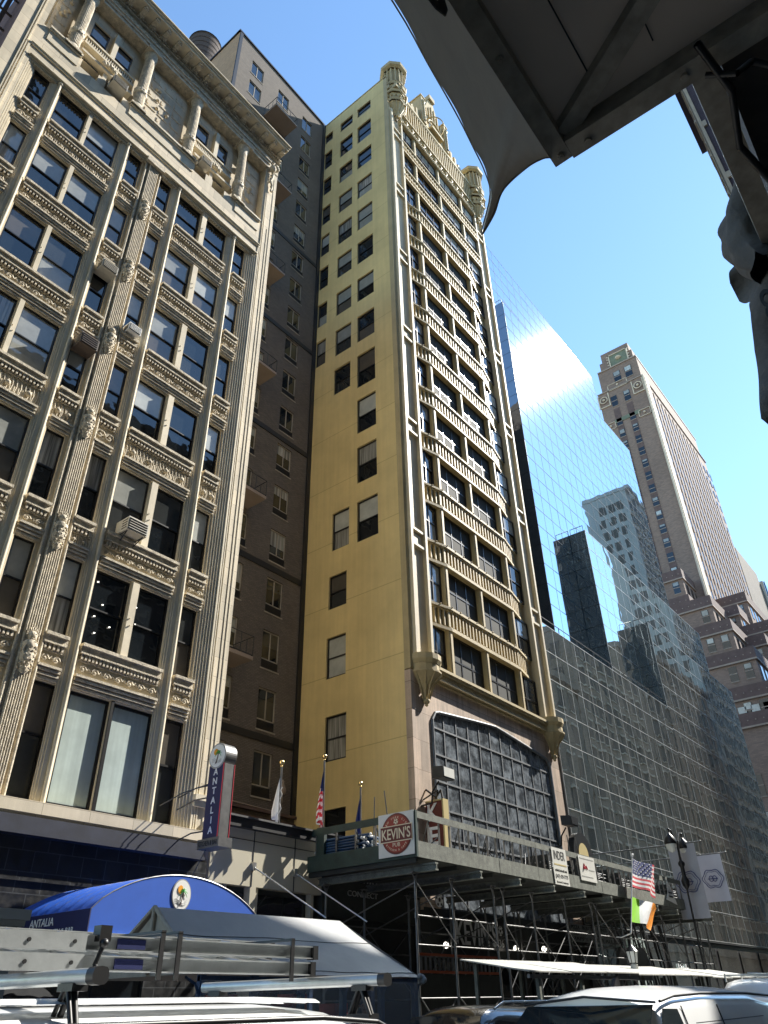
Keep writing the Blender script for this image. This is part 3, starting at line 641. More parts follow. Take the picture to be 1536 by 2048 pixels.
for x, z in ((17.3, 8.95), (22.3, 8.95)):
    w.path([(x, HY-.02, z-.4), (x, HY-.25, z-.5), (x+.05, HY-.35, z-.3), (x+.05, HY-.35, z)], .025, 6); w.ball((x+.05, HY-.35, z+.15), .15, 10, sz=1.3); w.lathe(x+.05, HY-.35, [(.1, z+.3), (.05, z+.45), (.07, z+.5), (.01, z+.58)], 10)
w.path([(16.6, HY-.05, 8.3), (17.3, HY-.05, 8.45), (18.5, HY-.05, 8.2), (20, HY-.05, 8.35), (22.3, HY-.05, 8.3)], .03, 6)
w.build('wall_lamp', 'tower_stone', HB)
w = MB(); w.box(14.3, HY-.15, 7.75, 23.4, HY, 7.95); w.box(14.3, HY-.2, 8.15, 23.4, HY, 8.25); w.build('belt_course', 'tower_dark', HB)

# water tank on a roof farther back
WT = thing('water_tank', 'round dark wooden rooftop water tank peeking over the cream cornice', 'water tank', (20.6, 40, 84))
w = MB(); w.lathe(20.5, 40, [(1.75, 86), (1.8, 92.3)], 28)
for z in (87, 88.2, 89.2, 90.2, 91.2, 92.1): w.lathe(20.5, 40, [(1.82, z-.05), (1.86, z), (1.82, z+.05)], 28)
w.build('barrel', 'wood_tank', WT)
w = MB(); w.lathe(20.5, 40, [(1.9, 92.3), (1.5, 92.9), (0.05, 93.6)], 28); w.build('conical_roof', 'wood_tank', WT)
w = MB()
for a in (45, 135, 225, 315): x, y = 20.5+1.3*math.cos(R(a)), 40+1.3*math.sin(R(a)); w.tube((x, y, 60), (x, y, 86), .15, 6)
w.build('legs_frame', 'black_iron', WT)

# ================================================================== YELLOW BUILDING
YB = thing('yellow_building', 'tall narrow yellow stucco building with bowed ornate front, turrets and central gable', 'building', (29.8, 17, 0))
YX = 23.45
zr = [(58.38, 59.55), (54.85, 57.0), (51.56, 53.5), (48.0, 50.0), (44.5, 46.66), (41.06, 43.16), (37.5, 39.6), (34.0, 36.17)]
fl = [(18.57, 19.88, a, b) for a, b in zr]+[(20.36, 21.62, a, b) for a, b in zr]+[(22.41, 23.22, a, b) for a, b in zr]
fl += [(18.57, 19.88, 30.4, 32.9), (20.40, 21.66, 30.9, 32.9), (18.57, 19.88, 27.1, 29.5), (18.57, 19.88, 23.82, 26.15), (18.55, 19.88, 20.32, 22.68), (20.40, 21.53, 20.45, 22.68),
       (20.53, 21.66, 17.27, 19.04), (20.54, 21.72, 13.85, 15.83), (20.47, 21.69, 10.2, 12.13), (20.46, 21.66, 6.0, 8.28)]
w = MB(); wall(w, 'x', YX, 17.301, 23.3, 4.5, 61.0, fl, 0.22); w.build('side_wall', 'yellow_stucco', YB)
w = MB(); w.box(YX-.04, 17.0, 61.0, YX+.3, 23.3, 61.12); w.build('coping', 'yellow_trim', YB)
w = MB(); w.quad((36.2, 17.02, 0), (36.2, 22.4, 0), (36.2, 22.4, 61), (36.2, 17.02, 61)); w.quad((36.2, 22.4, 0), (36.2, 34, 0), (36.2, 34, 51), (36.2, 22.4, 51)); w.build('east_wall', 'east_brick', YB); w = MB(); w.quad((YX, 17.2, 60.9), (36.2, 17.2, 60.9), (36.2, 22.4, 60.9), (YX, 23.35, 60.9)); w.quad((YX, 23.4, 5), (YX, 34, 5), (YX, 34, 51), (YX, 23.4, 51)); w.quad((YX, 23.35, 51), (36.2, 22.4, 51), (36.2, 22.4, 60.9), (YX, 23.35, 60.9))
w.quad((YX, 34, 0), (36.2, 34, 0), (36.2, 34, 51), (YX, 34, 51)); w.quad((YX, 23.35, 51), (36.2, 22.4, 51), (36.2, 34, 51), (YX, 34, 51)); w.build('rear_wall', 'yellow_stucco', YB)
for (a, b, c, d) in fl:
    t, bo = rnd_panes(0.9)
    if c < 15: t, bo = 'pane_pale' if c > 13 else 'pane_curtain', 'pane_pale' if c > 13 else 'pane_curtain'
    if c < 7: t = bo = 'pane_dark'
    if c > 50: t, bo = 'pane_dark', random.choice(['pane_dark', 'pane_blind'])
    window(YB, 'x', YX+.12, a, b, c, d, fw=.07, top=t, bot=bo, split=.5)
# stains, pipe
# front ------------------------------------------------------
ZB0, PER = 13.65, 3.36
def bay(off=0.0):   # plan of the shallow bow, outwards offset
    return [(24.95, 17.25-off), (26.55, 16.86-off), (32.78, 16.86-off), (34.85, 17.30-off)]
def bayband(mb, o_in, o_out, z0, z1, flat=False, mi=0):
    P = bay(o_out); Q = bay(o_in)
    if flat: P = [(24.95, 16.86-o_out), (34.85, 16.86-o_out)]; Q = [(24.95, 16.86-o_in), (34.85, 16.86-o_in)]
    for (p0, p1), (q0, q1) in zip(zip(P, P[1:]), zip(Q, Q[1:])):
        vs = [(*p0, z0), (*p1, z0), (*q1, z0), (*q0, z0), (*p0, z1), (*p1, z1), (*q1, z1), (*q0, z1)]
        mb.add(vs, [(0, 1, 2, 3), (4, 7, 6, 5), (0, 4, 5, 1), (2, 6, 7, 3), (0, 3, 7, 4), (1, 5, 6, 2)], mi)
def bay_at(x, off=0.0, flat=False):
    if flat: return 16.86-off
    P = bay(off)
    for a, b in zip(P, P[1:]):
        if a[0] <= x <= b[0]: return a[1]+(b[1]-a[1])*(x-a[0])/(b[0]-a[0])
    return 17.25-off
NF = 13
for k in range(NF):
    z0 = ZB0+PER*k; z1 = z0+2.16; flat = k >= 10
    # band above this storey's windows
    zt = z1; zn = ZB0+PER*(k+1)
    w = MB()
    bayband(w, -0.25, 0.07, zt, zt+0.14, flat); bayband(w, -0.25, 0.02, zt+.14, zt+.22, flat)
    bayband(w, -0.30, -0.13, zt+.22, zn-.2, flat)
    if k < NF-1 or True:
        bayband(w, -0.25, 0.10, zn-.12, zn, flat); bayband(w, -0.25, 0.05, zn-.2, zn-.12, flat)
        x = 25.05
        while x < 34.8:
            y = bay_at(x, 0.0, flat); wide = abs(x-26.55) < .14 or abs(x-29.6) < .1 or abs(x-32.8) < .14
            hwid = .07 if wide else .045
            w.box(x-hwid, y-.03, zt+.22, x+hwid, y+.14, zn-.2)
            if flat: w.box(x-hwid, y-.12, zt+.30, x+hwid, y-.06, zt+.5)
            x += .285
        for xx in range(14):
            xq = 25.2+xx*.72; yq = bay_at(xq, .1, flat); w.ball((xq, yq, zn+.02), .04, 6)
    w.build('balustrade_band', 'yellow_trim', YB)
    # window posts
    w = MB()
    for xc, hwid in ((26.52, .16), (29.62, .15), (32.80, .16)):
        y = bay_at(xc, 0, flat); w.cut()
        w.box(xc-hwid, y+.02, z0, xc+hwid, y+.25, z1); w.box(xc-hwid*.45, y-.03, z0, xc+hwid*.45, y+.05, z1)
        w.lathe(xc-hwid*.75, y+.03, [(.035, z0), (.035, z1)], 8); w.lathe(xc+hwid*.75, y+.03, [(.035, z0), (.035, z1)], 8)
    w.pieces('post', 'yellow_trim', YB)
    yb = 17.12 if not flat else 17.02
    t, bo = rnd_panes(0.9)
    sp = 0 if k == 0 else .5
    a = 25.0; 
    for (a, b, vb) in ((24.97, 26.34, (.22, .5)), (26.70, 29.45, (.34, .67)), (29.79, 32.62, (.34, .67)), (32.98, 34.8, (.35,))):
        t, bo = rnd_panes(1.0)
        if 4 <= k <= 8 and a > 26: t = bo = random.choice(['pane_dark', 'pane_pale', 'pane_dark'])  # pale panes put the sky's reflection into the colour on these storeys
        if k == 0: t = bo = 'pane_dust'
        window(YB, 'y', yb, a, b, z0, z1, fw=.09, split=.52 if k else .45, top=t, bot=bo, vbars=vb)
w = MB(); bayband(w, -.3, -.26, ZB0, 57); 
w.build('core_wall', 'shed_dark', YB)
w = MB(); zt = ZB0+PER*12+2.16
# piers
for x0, x1 in ((YX+.22, 24.97), (34.85, 36.10)):
    w.cut(); w.box(x0, 17.0, 13.9, x1, 17.3, 57.6)
    w.box(x0, 16.80, 13.9, x0+.17, 17.0, 56.6); w.box(x1-.17, 16.80, 13.9, x1, 17.0, 56.6)
    for zz in (19.3, 26.1, 32.98, 39.8, 46.8, 53.6):
        w.box(x0+.17, 16.84, zz, x1-.17, 17.0, zz+.13); w.box(x0+.17, 16.84, zz+.83, x1-.17, 17.0, zz+.96)
        w.box(x0+.3, 16.95, zz+.22, x1-.3, 17.0, zz+.72)
w.pieces('pier', 'yellow_pier', YB)
w = MB(); w.box(YX+.001, 16.99, 13.2, YX+.22, 17.3, 60.9); w.build('corner_strip', 'yellow_trim', YB)
# corbels under the piers
for xc in (24.38, 35.48):
    w = MB(); n = 8; a0 = 180-22.5
    for r0, z0, r1, z1 in ((.80, 13.62, .80, 13.86), (.72, 13.45, .80, 13.62), (.70, 13.15, .70, 13.45), (.78, 13.08, .78, 13.15)):
        w.lathe(xc, 17.02, [(r0, z0), (r1, z1)], 8, smooth=False, a0=180, a1=360)
    w.lathe(xc, 17.02, [(.02, 13.86), (.80, 13.86)], 8, smooth=False, a0=180, a1=360); w.lathe(xc, 17.02, [(.78, 13.08), (.60, 12.9), (.38, 12.65), (.24, 12.4), (.17, 12.15), (.16, 12.05)], 12, a0=180, a1=360)
    for a in range(6): t = R(190+a*32); w.path([(xc+.74*math.cos(t), 17.0+.74*math.sin(t), 13.06), (xc+.42*math.cos(t), 17+.42*math.sin(t), 12.68), (xc+.2*math.cos(t), 17+.2*math.sin(t), 12.1)], .035, 5)
    w.ball((xc, 16.93, 12.0), .15, 10, sz=.9); w.ball((xc, 16.93, 11.85), .08, 8)
    w.build('corbel', 'yellow_trim', YB)
# lower cornice
w = MB()
for d, z0, z1 in ((.36, 13.52, 13.64), (.30, 13.42, 13.52), (.14, 13.22, 13.42), (.22, 13.12, 13.22), (.10, 13.02, 13.12)): w.box(24.6, 17.02-d, z0, 35.3, 17.4, z1)
for i in range(70): x = 25.1+i*.142; w.box(x, 16.80, 13.24, x+.07, 16.9, 13.40)
w.build('lower_cornice', 'yellow_trim', YB)
# top: carved frieze, arcaded parapet
w = MB(); w.box(24.97, 16.72, 56.15, 34.85, 17.3, 56.45)
for i in range(66): x = 25.05+i*.149; w.ball((x, 16.72, 56.3), .06, 6)
w.box(24.9, 16.84, 56.45, 34.9, 17.3, 57.3)
for i in range(13): x = 25.4+i*.75; w.ball((x, 16.80, 56.85), .17, 8); w.path([(x+.1, 16.78, 56.7), (x+.3, 16.76, 57.05), (x+.5, 16.78, 56.7)], .045, 5)
w.box(24.9, 16.66, 57.3, 34.9, 17.3, 57.45); w.box(24.9, 16.74, 57.45, 34.9, 17.3, 57.6)
w.build('frieze', 'yellow_trim', YB)
w = MB(); w.box(24.9, 16.96, 57.6, 34.9, 17.25, 60.75)
for i in range(34): x = 25.0+i*.297; w.box(x, 16.78, 57.6, x+.10, 16.96, 60.1); w.tube((x+.05, 16.80, 60.05), (x+.35, 16.80, 60.05), .05, 6)
w.box(24.9, 16.72, 60.15, 34.9, 17.3, 60.32); w.box(24.9, 16.80, 60.6, 34.9, 17.3, 60.78)
for x in (26.6, 33.3): w.box(x-.2, 16.8, 60.78, x+.2, 17.2, 61.2); w.lathe(x, 17.0, [(.2, 61.2), (.12, 61.4), (.16, 61.55), (.02, 61.8)], 8)
w.build('arcaded_parapet', 'yellow_trim', YB)
# gable
w = MB()
for x in (28.1, 31.35):
    w.box(x-.25, 16.7, 60.78, x+.25, 17.9, 64.6); w.box(x-.32, 16.65, 64.6, x+.32, 17.95, 64.75)
    w.lathe(x, 16.7, [(.12, 61), (.12, 63.6), (.18, 63.8), (.02, 64.3)], 8)
w.box(28.35, 16.95, 60.78, 31.1, 17.6, 63.0)
w.prism([(28.35, 16.95, 63.0), (31.1, 16.95, 63.0), (29.95, 16.95, 66.9), (29.5, 16.95, 66.9)], (0, .65, 0))
w.box(29.35, 16.75, 66.5, 30.1, 17.7, 67.1)
for i in range(6): x = 28.75+i*.4; w.box(x, 16.83, 63.1, x+.1, 16.95, 64.2+min(i, 5-i)*.6)
w.lathe(29.72, 16.95, [(.9, 62.4), (.98, 62.45), (.9, 62.5)], 12, a0=180, a1=360); w.box(28.9, 16.5, 61.0, 30.5, 16.95, 61.3)
w.path([(28.8, 16.82, 61.8)]+[(29.72-.92*math.cos(R(a)), 16.82, 62.0+.9*math.sin(R(a))) for a in range(0, 181, 20)]+[(30.64, 16.82, 61.8)], .08, 6)
for x in (32.2, 32.8, 27.3): w.box(x-.12, 16.85, 60.78, x+.12, 17.2, 62.6-abs(x-30)*.25); w.ball((x, 17, 62.7-abs(x-30)*.25), .14, 8)
w.quad((31.6, 17.0, 60.78), (33.2, 17.0, 60.78), (31.6, 17.0, 63.2), (31.6, 17.0, 63.2)); w.quad((27.85, 17.0, 60.78), (26.6, 17.0, 60.78), (27.85, 17.0, 62.6), (27.85, 17.0, 62.6))
w.build('gable', 'yellow_trim', YB)
w = MB(); w.box(29.1, 16.93, 61.4, 30.3, 16.949, 62.4); w.build('gable_opening', 'dark_band', YB)
# turrets
for xc in (24.42, 35.55):
    w = MB(); c = (xc, 17.0)
    def oct(z0, r0, z1, r1): w.lathe(c[0], c[1], [(r0, z0), (r1, z1)], 8, smooth=False, a0=22.5, a1=382.5)
    for s in ((56.0, .12, 56.4, .2), (56.4, .3, 56.5, .3), (56.5, .28, 57.6, .78), (57.6, .9, 57.75, .95), (57.75, .80, 58.7, .80), (58.7, .98, 58.85, 1.02), (58.85, 1.02, 58.95, .86), (58.95, .78, 59.9, .78), (59.9, .96, 60.05, 1.0),
              (60.05, 1.0, 60.2, .8), (60.2, .72, 62.3, .72), (62.3, .86, 62.45, 1.08), (62.45, 1.08, 62.75, 1.12), (62.75, 1.12, 63.1, .75), (63.1, .75, 63.1, .01)): oct(*s)
    for i in range(16):
        a = R(i*22.5); x, y = c[0]+.80*math.cos(a), c[1]+.80*math.sin(a)
        w.tube((x, y, 60.3), (x, y, 62.2), .055, 6); x, y = c[0]+.84*math.cos(a), c[1]+.84*math.sin(a); w.ball((x, y, 58.2), .09, 6); w.tube((c[0]+.75*math.cos(a), c[1]+.75*math.sin(a), 57.6), (c[0]+.4*math.cos(a), c[1]+.4*math.sin(a), 56.8), .04, 5)
    for i in range(8):
        a = R(i*45); x, y = c[0]+.74*math.cos(a), c[1]+.74*math.sin(a); w.box(x-.2, y-.2, 59.2, x+.2, y+.2, 59.65)
    for k in range(6): w.ball((c[0]+random.uniform(-.25, .25), c[1]-.3+random.uniform(-.1, .1), 55.5+k*.22), .12, 7)
    w.build('turret', 'yellow_trim', YB)
# pink granite base and the big bronze window
def arch_z(x):
    t = abs(x-29.96)/5.08; z = 12.26-.52*t**1.1
    r = .45; e = 5.10-abs(x-29.96)
    if e < r: z -= r-math.sqrt(max(0, r*r-(r-e)**2))
    return z
w = MB(); N = 44; xs = [24.87+(10.17)*i/N for i in range(N+1)]
w.quad((YX, 17.06, 4.5), (24.87, 17.06, 4.5), (24.87, 17.06, 13.02), (YX, 17.06, 13.02)); w.quad((35.04, 17.06, 4.5), (36.2, 17.06, 4.5), (36.2, 17.06, 13.02), (35.04, 17.06, 13.02))
for a, b in zip(xs, xs[1:]):
    za, zb = arch_z(a), arch_z(b)
    w.quad((a, 17.06, za), (b, 17.06, zb), (b, 17.06, 13.02), (a, 17.06, 13.02)); w.quad((a, 17.06, za), (b, 17.06, zb), (b, 17.35, zb), (a, 17.35, za))
for x in (24.87, 35.04): w.quad((x, 17.06, 4.5), (x, 17.35, 4.5), (x, 17.35, 11.4), (x, 17.06, 11.4))
w.build('granite_front', 'pink_granite', YB)
w = MB(); rim = [(x, 17.04, arch_z(x)) for x in xs]; w.path([(24.87, 17.04, 4.5)]+rim+[(35.04, 17.04, 4.5)], .07, 6)
for i in range(1, 11): x = 24.87+i*.924; w.box(x-.032, 17.10, 4.5, x+.032, 17.15, arch_z(x))
for z in (11.12, 10.05, 9.0, 7.95, 6.9, 5.85): w.box(24.87, 17.09, z-.035, 35.04, 17.15, z+.035)
bw = w.build('bronze_window_frame', 'window_grid_grey', YB)
w = MB()
for a, b in zip(xs, xs[1:]): w.quad((a, 17.13, 4.5), (b, 17.13, 4.5), (b, 17.13, arch_z(b)), (a, 17.13, arch_z(a)))
w.build('pane', 'pane_grime', bw)
w = MB(); w.box(YX-.01, 17.0, 4.4, YX+.2, 17.31, 13.15); w.build('corner_trim', 'pink_granite', YB)
# dark shopfronts below
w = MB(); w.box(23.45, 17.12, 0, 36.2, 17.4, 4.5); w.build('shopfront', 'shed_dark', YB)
w = MB(); 
for x in (24.2, 27.6, 30.9): w.cut(); w.box(x, 17.02, .3, x+2.4, 17.12, 2.9)
w.pieces('shop_glazing', 'pane_dark', YB)

# ================================================================== LOW ANNEX
AN = thing('low_annex', 'low annex with beige metal panels and black fascia between cream and yellow buildings', 'building', (18.6, 17, 0))
w = MB(); w.box(14.0, 17.0, 4.45, 23.4, 23.2, 5.88); 
w.build('panel_wall', 'beige_panel', AN)
w = MB()
for x in (14.0, 15.55, 17.2, 18.75, 20.3, 21.9): w.box(x-.012, 16.985, 4.45, x+.012, 17.0, 5.88)
w.box(14.0, 16.985, 5.60, 23.4, 17.0, 5.615)
w.build('panel_joint', 'dark_grey_metal', AN)
w = MB(); w.box(13.95, 16.80, 5.88, 23.4, 23.2, 6.12); w.build('fascia', 'dark_band', AN)
w = MB(); w.box(13.95, 16.74, 6.12, 23.4, 16.95, 6.17); w.build('gutter', 'galv_steel', AN)
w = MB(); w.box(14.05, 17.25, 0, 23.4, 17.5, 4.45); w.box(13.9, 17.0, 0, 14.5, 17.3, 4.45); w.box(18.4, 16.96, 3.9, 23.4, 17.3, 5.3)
w.build('dark_shopfront', 'shed_dark', AN)
w = MB()
for x in (14.62, 15.75, 18.0): w.cut(); w.box(x, 17.05, 0, x+.12 if x > 15 else x+.1, 17.25, 4.45)
w.cut(); w.box(15.52, 17.0, 0, 15.74, 17.3, 4.45)
w.pieces('door_post', 'beige_panel', AN)
w = MB(); w.quad((14.7, 17.22, 1), (15.5, 17.22, 1), (15.5, 17.22, 4.3), (14.7, 17.22, 4.3)); w.quad((15.9, 17.22, 1), (17.9, 17.22, 1), (17.9, 17.22, 4.3), (15.9, 17.22, 4.3)); w.build('door_glass', 'pane_dark', AN)
text('lettering', 'Claramine', (18.75, 16.95, 4.93), (1, 0, 0), (0, 0, 1), .34, 'grey_text', AN, w=2.6, depth=.02)
text('lettering', 'CONNECT', (19.55, 16.95, 4.52), (1, 0, 0), (0, 0, 1), .16, 'grey_text', AN, w=1.5, depth=.02)
for i, (xa, xb) in enumerate(((15.55, 16.1), (17.2, 17.75))):
    w = MB(); w.tube((xa, 16.98, 4.95), (xb-.1, 14.6, 3.55), .022, 7); w.box(xa-.06, 16.9, 4.85, xa+.06, 17.0, 5.05); 
    tag(w.build('awning_stay', 'steel_bright'), ['slim steel stay rod bracketed to the beige annex panels, nearer the cream building', 'slim steel stay rod bracketed to the beige annex panels, nearer the scaffold shed'][i], 'stay rod', 'stay rods on the annex')
w = MB(); w.box(17.95, 16.6, 4.98, 18.12, 16.75, 5.02); w.box(18.35, 16.6, 4.98, 18.55, 16.75, 5.02); 

# ================================================================== GLASS BUILDING (stepped curtain walls)
GB = thing('glass_building', 'mirror glass office building stepping down in terraces beside the yellow building', 'building', (56, 17, 0))
def glasswall(x0, x1, y, z0, z1, mt, ph=1.66, pw=1.42, name='curtain_wall', jit=.0012):
    w = MB(); nx = max(1, round((x1-x0)/pw)); nz = max(1, round((z1-z0)/ph)); rr = random.Random(int(x0*10+z1))
    for i in range(nx):
        for j in range(nz):
            a = x0+(x1-x0)*i/nx+.012; b = x0+(x1-x0)*(i+1)/nx-.012; c = z0+(z1-z0)*j/nz+.012; d = z0+(z1-z0)*(j+1)/nz-.012
            q = [rr.uniform(-jit, jit) for _ in range(3)]
            w.quad((a, y+q[0], c), (b, y+q[1], c), (b, y+q[1]+q[2]-q[0], d), (a, y+q[2], d))
    o = w.build(name, mt, GB)
    w = MB()
    for i in range(nx+1): x = x0+(x1-x0)*i/nx; w.box(x-.014, y-.008, z0, x+.014, y+.03, z1)
    for j in range(nz+1): z = z0+(z1-z0)*j/nz; w.box(x0, y-.012, z-.018, x1, y+.03, z+.018)
    w.build('glazing_bars', 'glaze_dark' if mt == 'glass_front' else 'glaze_pale', GB)
mat('glaze_dark', (0.04, 0.075, 0.11), .8); mat('glaze_pale', (0.42, 0.43, 0.42), .45, metal=.2, var=.5, vscale=1.5)
# planes: P1 low and P1 high, P2, P3, P4
glasswall(36.32, 56.05, 17.0, 4.6, 19.85, 'glass_low')
glasswall(56.05, 77.3, 17.0, 4.6, 26.8, 'glass_low')
glasswall(49.8, 76.4, 18.3, 19.9, 33.1, 'glass_low')
glasswall(44.2, 73.4, 19.7, 19.9, 56.2, 'glass_front', jit=.0022)
glasswall(44.25, 71.4, 21.4, 19.9, 67.8, 'glass_front', jit=.0022)
def westwall(x, y0, y1, z0, z1):
    w = MB(); n = round((z1-z0)/1.66)
    for j in range(n):
        a = z0+(z1-z0)*j/n+.02; b = z0+(z1-z0)*(j+1)/n-.02; w.quad((x, y0, a), (x, y1, a), (x, y1, b), (x, y0, b))
    w.build('west_return', 'glass_west', GB)
    w = MB(); w.box(x+.01, y0, z0, x+.05, y1, z1); w.build('return_backing', 'dark_band', GB)
westwall(44.2, 19.7, 21.4, 19.9, 56.2); westwall(44.25, 21.41, 40, 19.9, 67.8); westwall(49.8, 18.3, 19.7, 19.9, 33.1); westwall(56.05, 17.0, 18.3, 19.9, 26.8)
w = MB()
for x, y0, y1, z in ((44.2, 19.9, 21.2, 56.2), (49.8, 18.5, 19.6, 33.1), (56.05, 17.2, 18.2, 26.8)):
    w.cut()
    w.tube((x+.15, y0, z+.55), (x+.15, y1, z+.55), .03, 6)
    for t in (0, .5, 1): yy = y0+(y1-y0)*t; w.tube((x+.15, yy, z), (x+.15, yy, z+.55), .025, 6)
w.cut(); w.tube((36.5, 17.15, 20.4), (56.0, 17.15, 20.4), .03, 6)
for i in range(9): w.tube((36.6+i*2.4, 17.15, 19.85), (36.6+i*2.4, 17.15, 20.4), .025, 6)
w.pieces('roof_railing', 'dark_grey_metal', GB)
w = MB(); w.box(36.3, 17.05, 19.7, 56.0, 21.3, 19.84); w.box(49.85, 18.35, 32.9, 76.3, 19.6, 33.05); w.box(44.25, 19.75, 56.0, 73.3, 21.3, 56.15); w.box(56.1, 17.05, 26.6, 77.2, 18.2, 26.75); w.box(44.3, 21.45, 67.5, 71.3, 40, 67.7)
w.build('terrace_slab', 'opp_grey', GB)
w = MB(); w.quad((71.4, 21.4, 0), (71.4, 40, 0), (71.4, 40, 67.8), (71.4, 21.4, 67.8)); w.quad((73.4, 19.7, 0), (73.4, 21.4, 0), (73.4, 21.4, 56), (73.4, 19.7, 56)); w.quad((76.4, 18.3, 0), (76.4, 19.7, 0), (76.4, 19.7, 33), (76.4, 18.3, 33)); w.quad((77.3, 17, 0), (77.3, 18.3, 0), (77.3, 18.3, 26.8), (77.3, 17, 26.8))
w.build('east_return', 'opp_grey', GB)
w = MB(); w.box(36.21, 17.01, 0, 36.31, 17.4, 20.0); w.box(36.3, 17.1, 0, 77.3, 17.4, 4.5); w.box(36.3, 17.0, 4.48, 77.3, 17.1, 4.6); w.build('base_wall', 'dark_band', GB)
w = MB()
for i in range(9): a = 37.2+i*4.4; w.quad((a, 17.05, .4), (a+3.9, 17.05, .4), (a+3.9, 17.05, 4.2), (a, 17.05, 4.2))
w.build('lobby_glass', 'glass_low', GB)
text('lettering', 'lith', (47.2, 17.0, 2.75), (1, 0, 0), (0, 0, 1), .5, 'white_text', GB, w=1.7, depth=.02)

# ================================================================== BROWN SETBACK TOWER
TB = thing('brick_tower', 'tall brown brick art deco tower with many setbacks beyond the glass building', 'building', (120, 26, 0))
def mass(name, x0, x1, y0, y1, z1, z0=0, mt='tower_brick'):
    w = MB(); w.box(x0, y0, z0, x1, y1, z1); return w
w = mass('s', 120, 158, 26.0, 35.6, 107.2); w.box(121, 26.4, 107, 157, 34.9, 113.8); w.box(121.5, 27.0, 113.8, 150, 34.2, 116.4); w.box(122, 27.6, 116.4, 141, 33.7, 119.2)
w.box(158, 27, 0, 166, 40, 104); w.box(166, 28, 0, 172, 44, 96)
w.build('shaft', 'tower_brick', TB)
masses = [(114, 150, 27.5, 40, 60.1), (112, 150, 26.9, 40, 54.4), (110, 152, 23.45, 40, 52.3), (124, 156, 21.0, 26.5, 57.6), (118, 154, 21.6, 30, 53.2),
          (106, 150, 20.9, 40, 46.2), (118, 158, 17.9, 30, 49.4), (112, 156, 18.2, 30, 45.2), (103, 150, 18.5, 40, 40.4), (101, 160, 17.5, 40, 34.8), (100.5, 160, 16.9, 40, 31.2)]
w = MB()
for k, (x0, x1, y0, y1, z1) in enumerate(masses): w.cut(); w.box(x0+.001*k, y0+.003*k, 0, x1, y1, z1)
w.pieces('setback_block', 'tower_brick', TB)
w = MB(); w2 = MB(); w3 = MB()
for (x0, x1, y0, y1, z1) in masses:
    w.cut(); w3.cut(); w.box(x0-.25, y0-.2, z1-1.5, x1, y1, z1+.1)
    yy = y0+.3
    while yy < y1 and yy < y0+9: w2.box(x0-.30, yy, z1-.9, x0-.25, yy+.14, z1-.76); yy += .95
    w3.box(x0-.30, y0-.24, z1-1.72, x1, y1, z1-1.5)
w.pieces('frieze', 'tower_dark', TB); o = w2.build('terracotta_studs', 'tower_stone', TB); o['kind'] = 'stuff'; w3.cut()
w3.box(119.8, 26.0, 99.6, 158, 26.05, 99.8)
for z in (107.2,): w3.box(119.8, 25.8, z-.2, 158, 35.7, z)
w3.box(120.8, 26.3, 113.5, 157.2, 34.9, 113.8)
w3.pieces('stone_trim', 'tower_stone', TB)
# crown ornaments
w = MB(); w.box(119.9, 28.0, 113.9, 120.95, 32.1, 117.3) if False else None
w.box(121.3, 27.9, 113.95, 121.6, 32.0, 117.2); w.cut(); w.box(119.85, 28.2, 98.3, 120, 33.4, 99.2); w.pieces('green_panel', 'green_terracotta', TB)
w = MB()
for a, b, c, d in ((27.85, 32.05, 117.1, 117.3), (27.85, 32.05, 113.85, 114.05), (27.85, 28.1, 113.9, 117.3), (31.8, 32.05, 113.9, 117.3)): w.box(121.15, a, c, 121.3, b, d)
for z in (114.5, 115.3, 116.1, 116.8): w.box(121.1, 27.6, z, 121.2, 27.8, z+.3); w.box(121.1, 32.2, z, 121.2, 32.4, z+.3)
w.lathe(121.2, 29.95, [(.02, 115.2), (.5, 115.4), (.7, 115.65), (.5, 115.9), (.02, 116.1)], 10)
for y in (27.3, 34.6):
    w.box(119.75, y-1.2, 103.4, 120, y-1.0, 106.6); w.box(119.75, y+1.0, 103.4, 120, y+1.2, 106.6); w.box(119.75, y-1.2, 103.2, 120, y+1.2, 103.4)
    w.path([(119.7, y+.8*math.cos(R(a)), 105.05+.8*math.sin(R(a))) for a in range(0, 361, 45)], .12, 5); w.ball((119.7, y, 105.05), .3, 8)
for y0, y1, z0, z1 in ((26.2, 28.6, 97.2, 98.9), (33.4, 35.5, 97.2, 98.9), (29.1, 33.3, 106.8, 108.4)):
    w.box(119.8, y0, z0, 119.95, y1, z0+.12); w.box(119.8, y0, z1-.12, 119.95, y1, z1); w.box(119.8, y0, z0, 119.95, y0+.12, z1); w.box(119.8, y1-.12, z0, 119.95, y1, z1); w.ball((119.8, (y0+y1)/2, (z0+z1)/2), .25, 8)
w.box(119.55, 25.7, 40, 120.0, 26.0, 107); w.box(120, 25.6, 40, 122, 26.0, 107)
w.build('terracotta_ornament', 'tower_light', TB)
def twin(x, y0, y1, z0, z1, parent=TB):
    f = MB(); f.box(x-.05, y0, z0, x, y1, z1, 0); f.box(x-.08, y0, (z0+z1)/2-.06, x-.05, y1, (z0+z1)/2+.06, 1); f.box(x-.08, y0-.05, z0-.12, x, y1+.05, z0, 1)
    if random.random() < .6: f.box(x-.07, y0+.1, z1-(z1-z0)*random.uniform(.2, .5), x-.05, y1-.1, z1-.05, 2)
    f.build('window', ['pane_dark', 'tower_stone', random.choice(['pane_pale', 'pane_blind'])], parent)
    g = MB(); return g
twin(120.95, 27.85, 29.3, 109.2, 112.0); twin(120.95, 30.3, 31.75, 109.2, 112.0); twin(119.95, 29.2, 30.45, 102.6, 105.2); twin(119.95, 31.95, 33.2, 102.6, 105.2)
sp = MB()
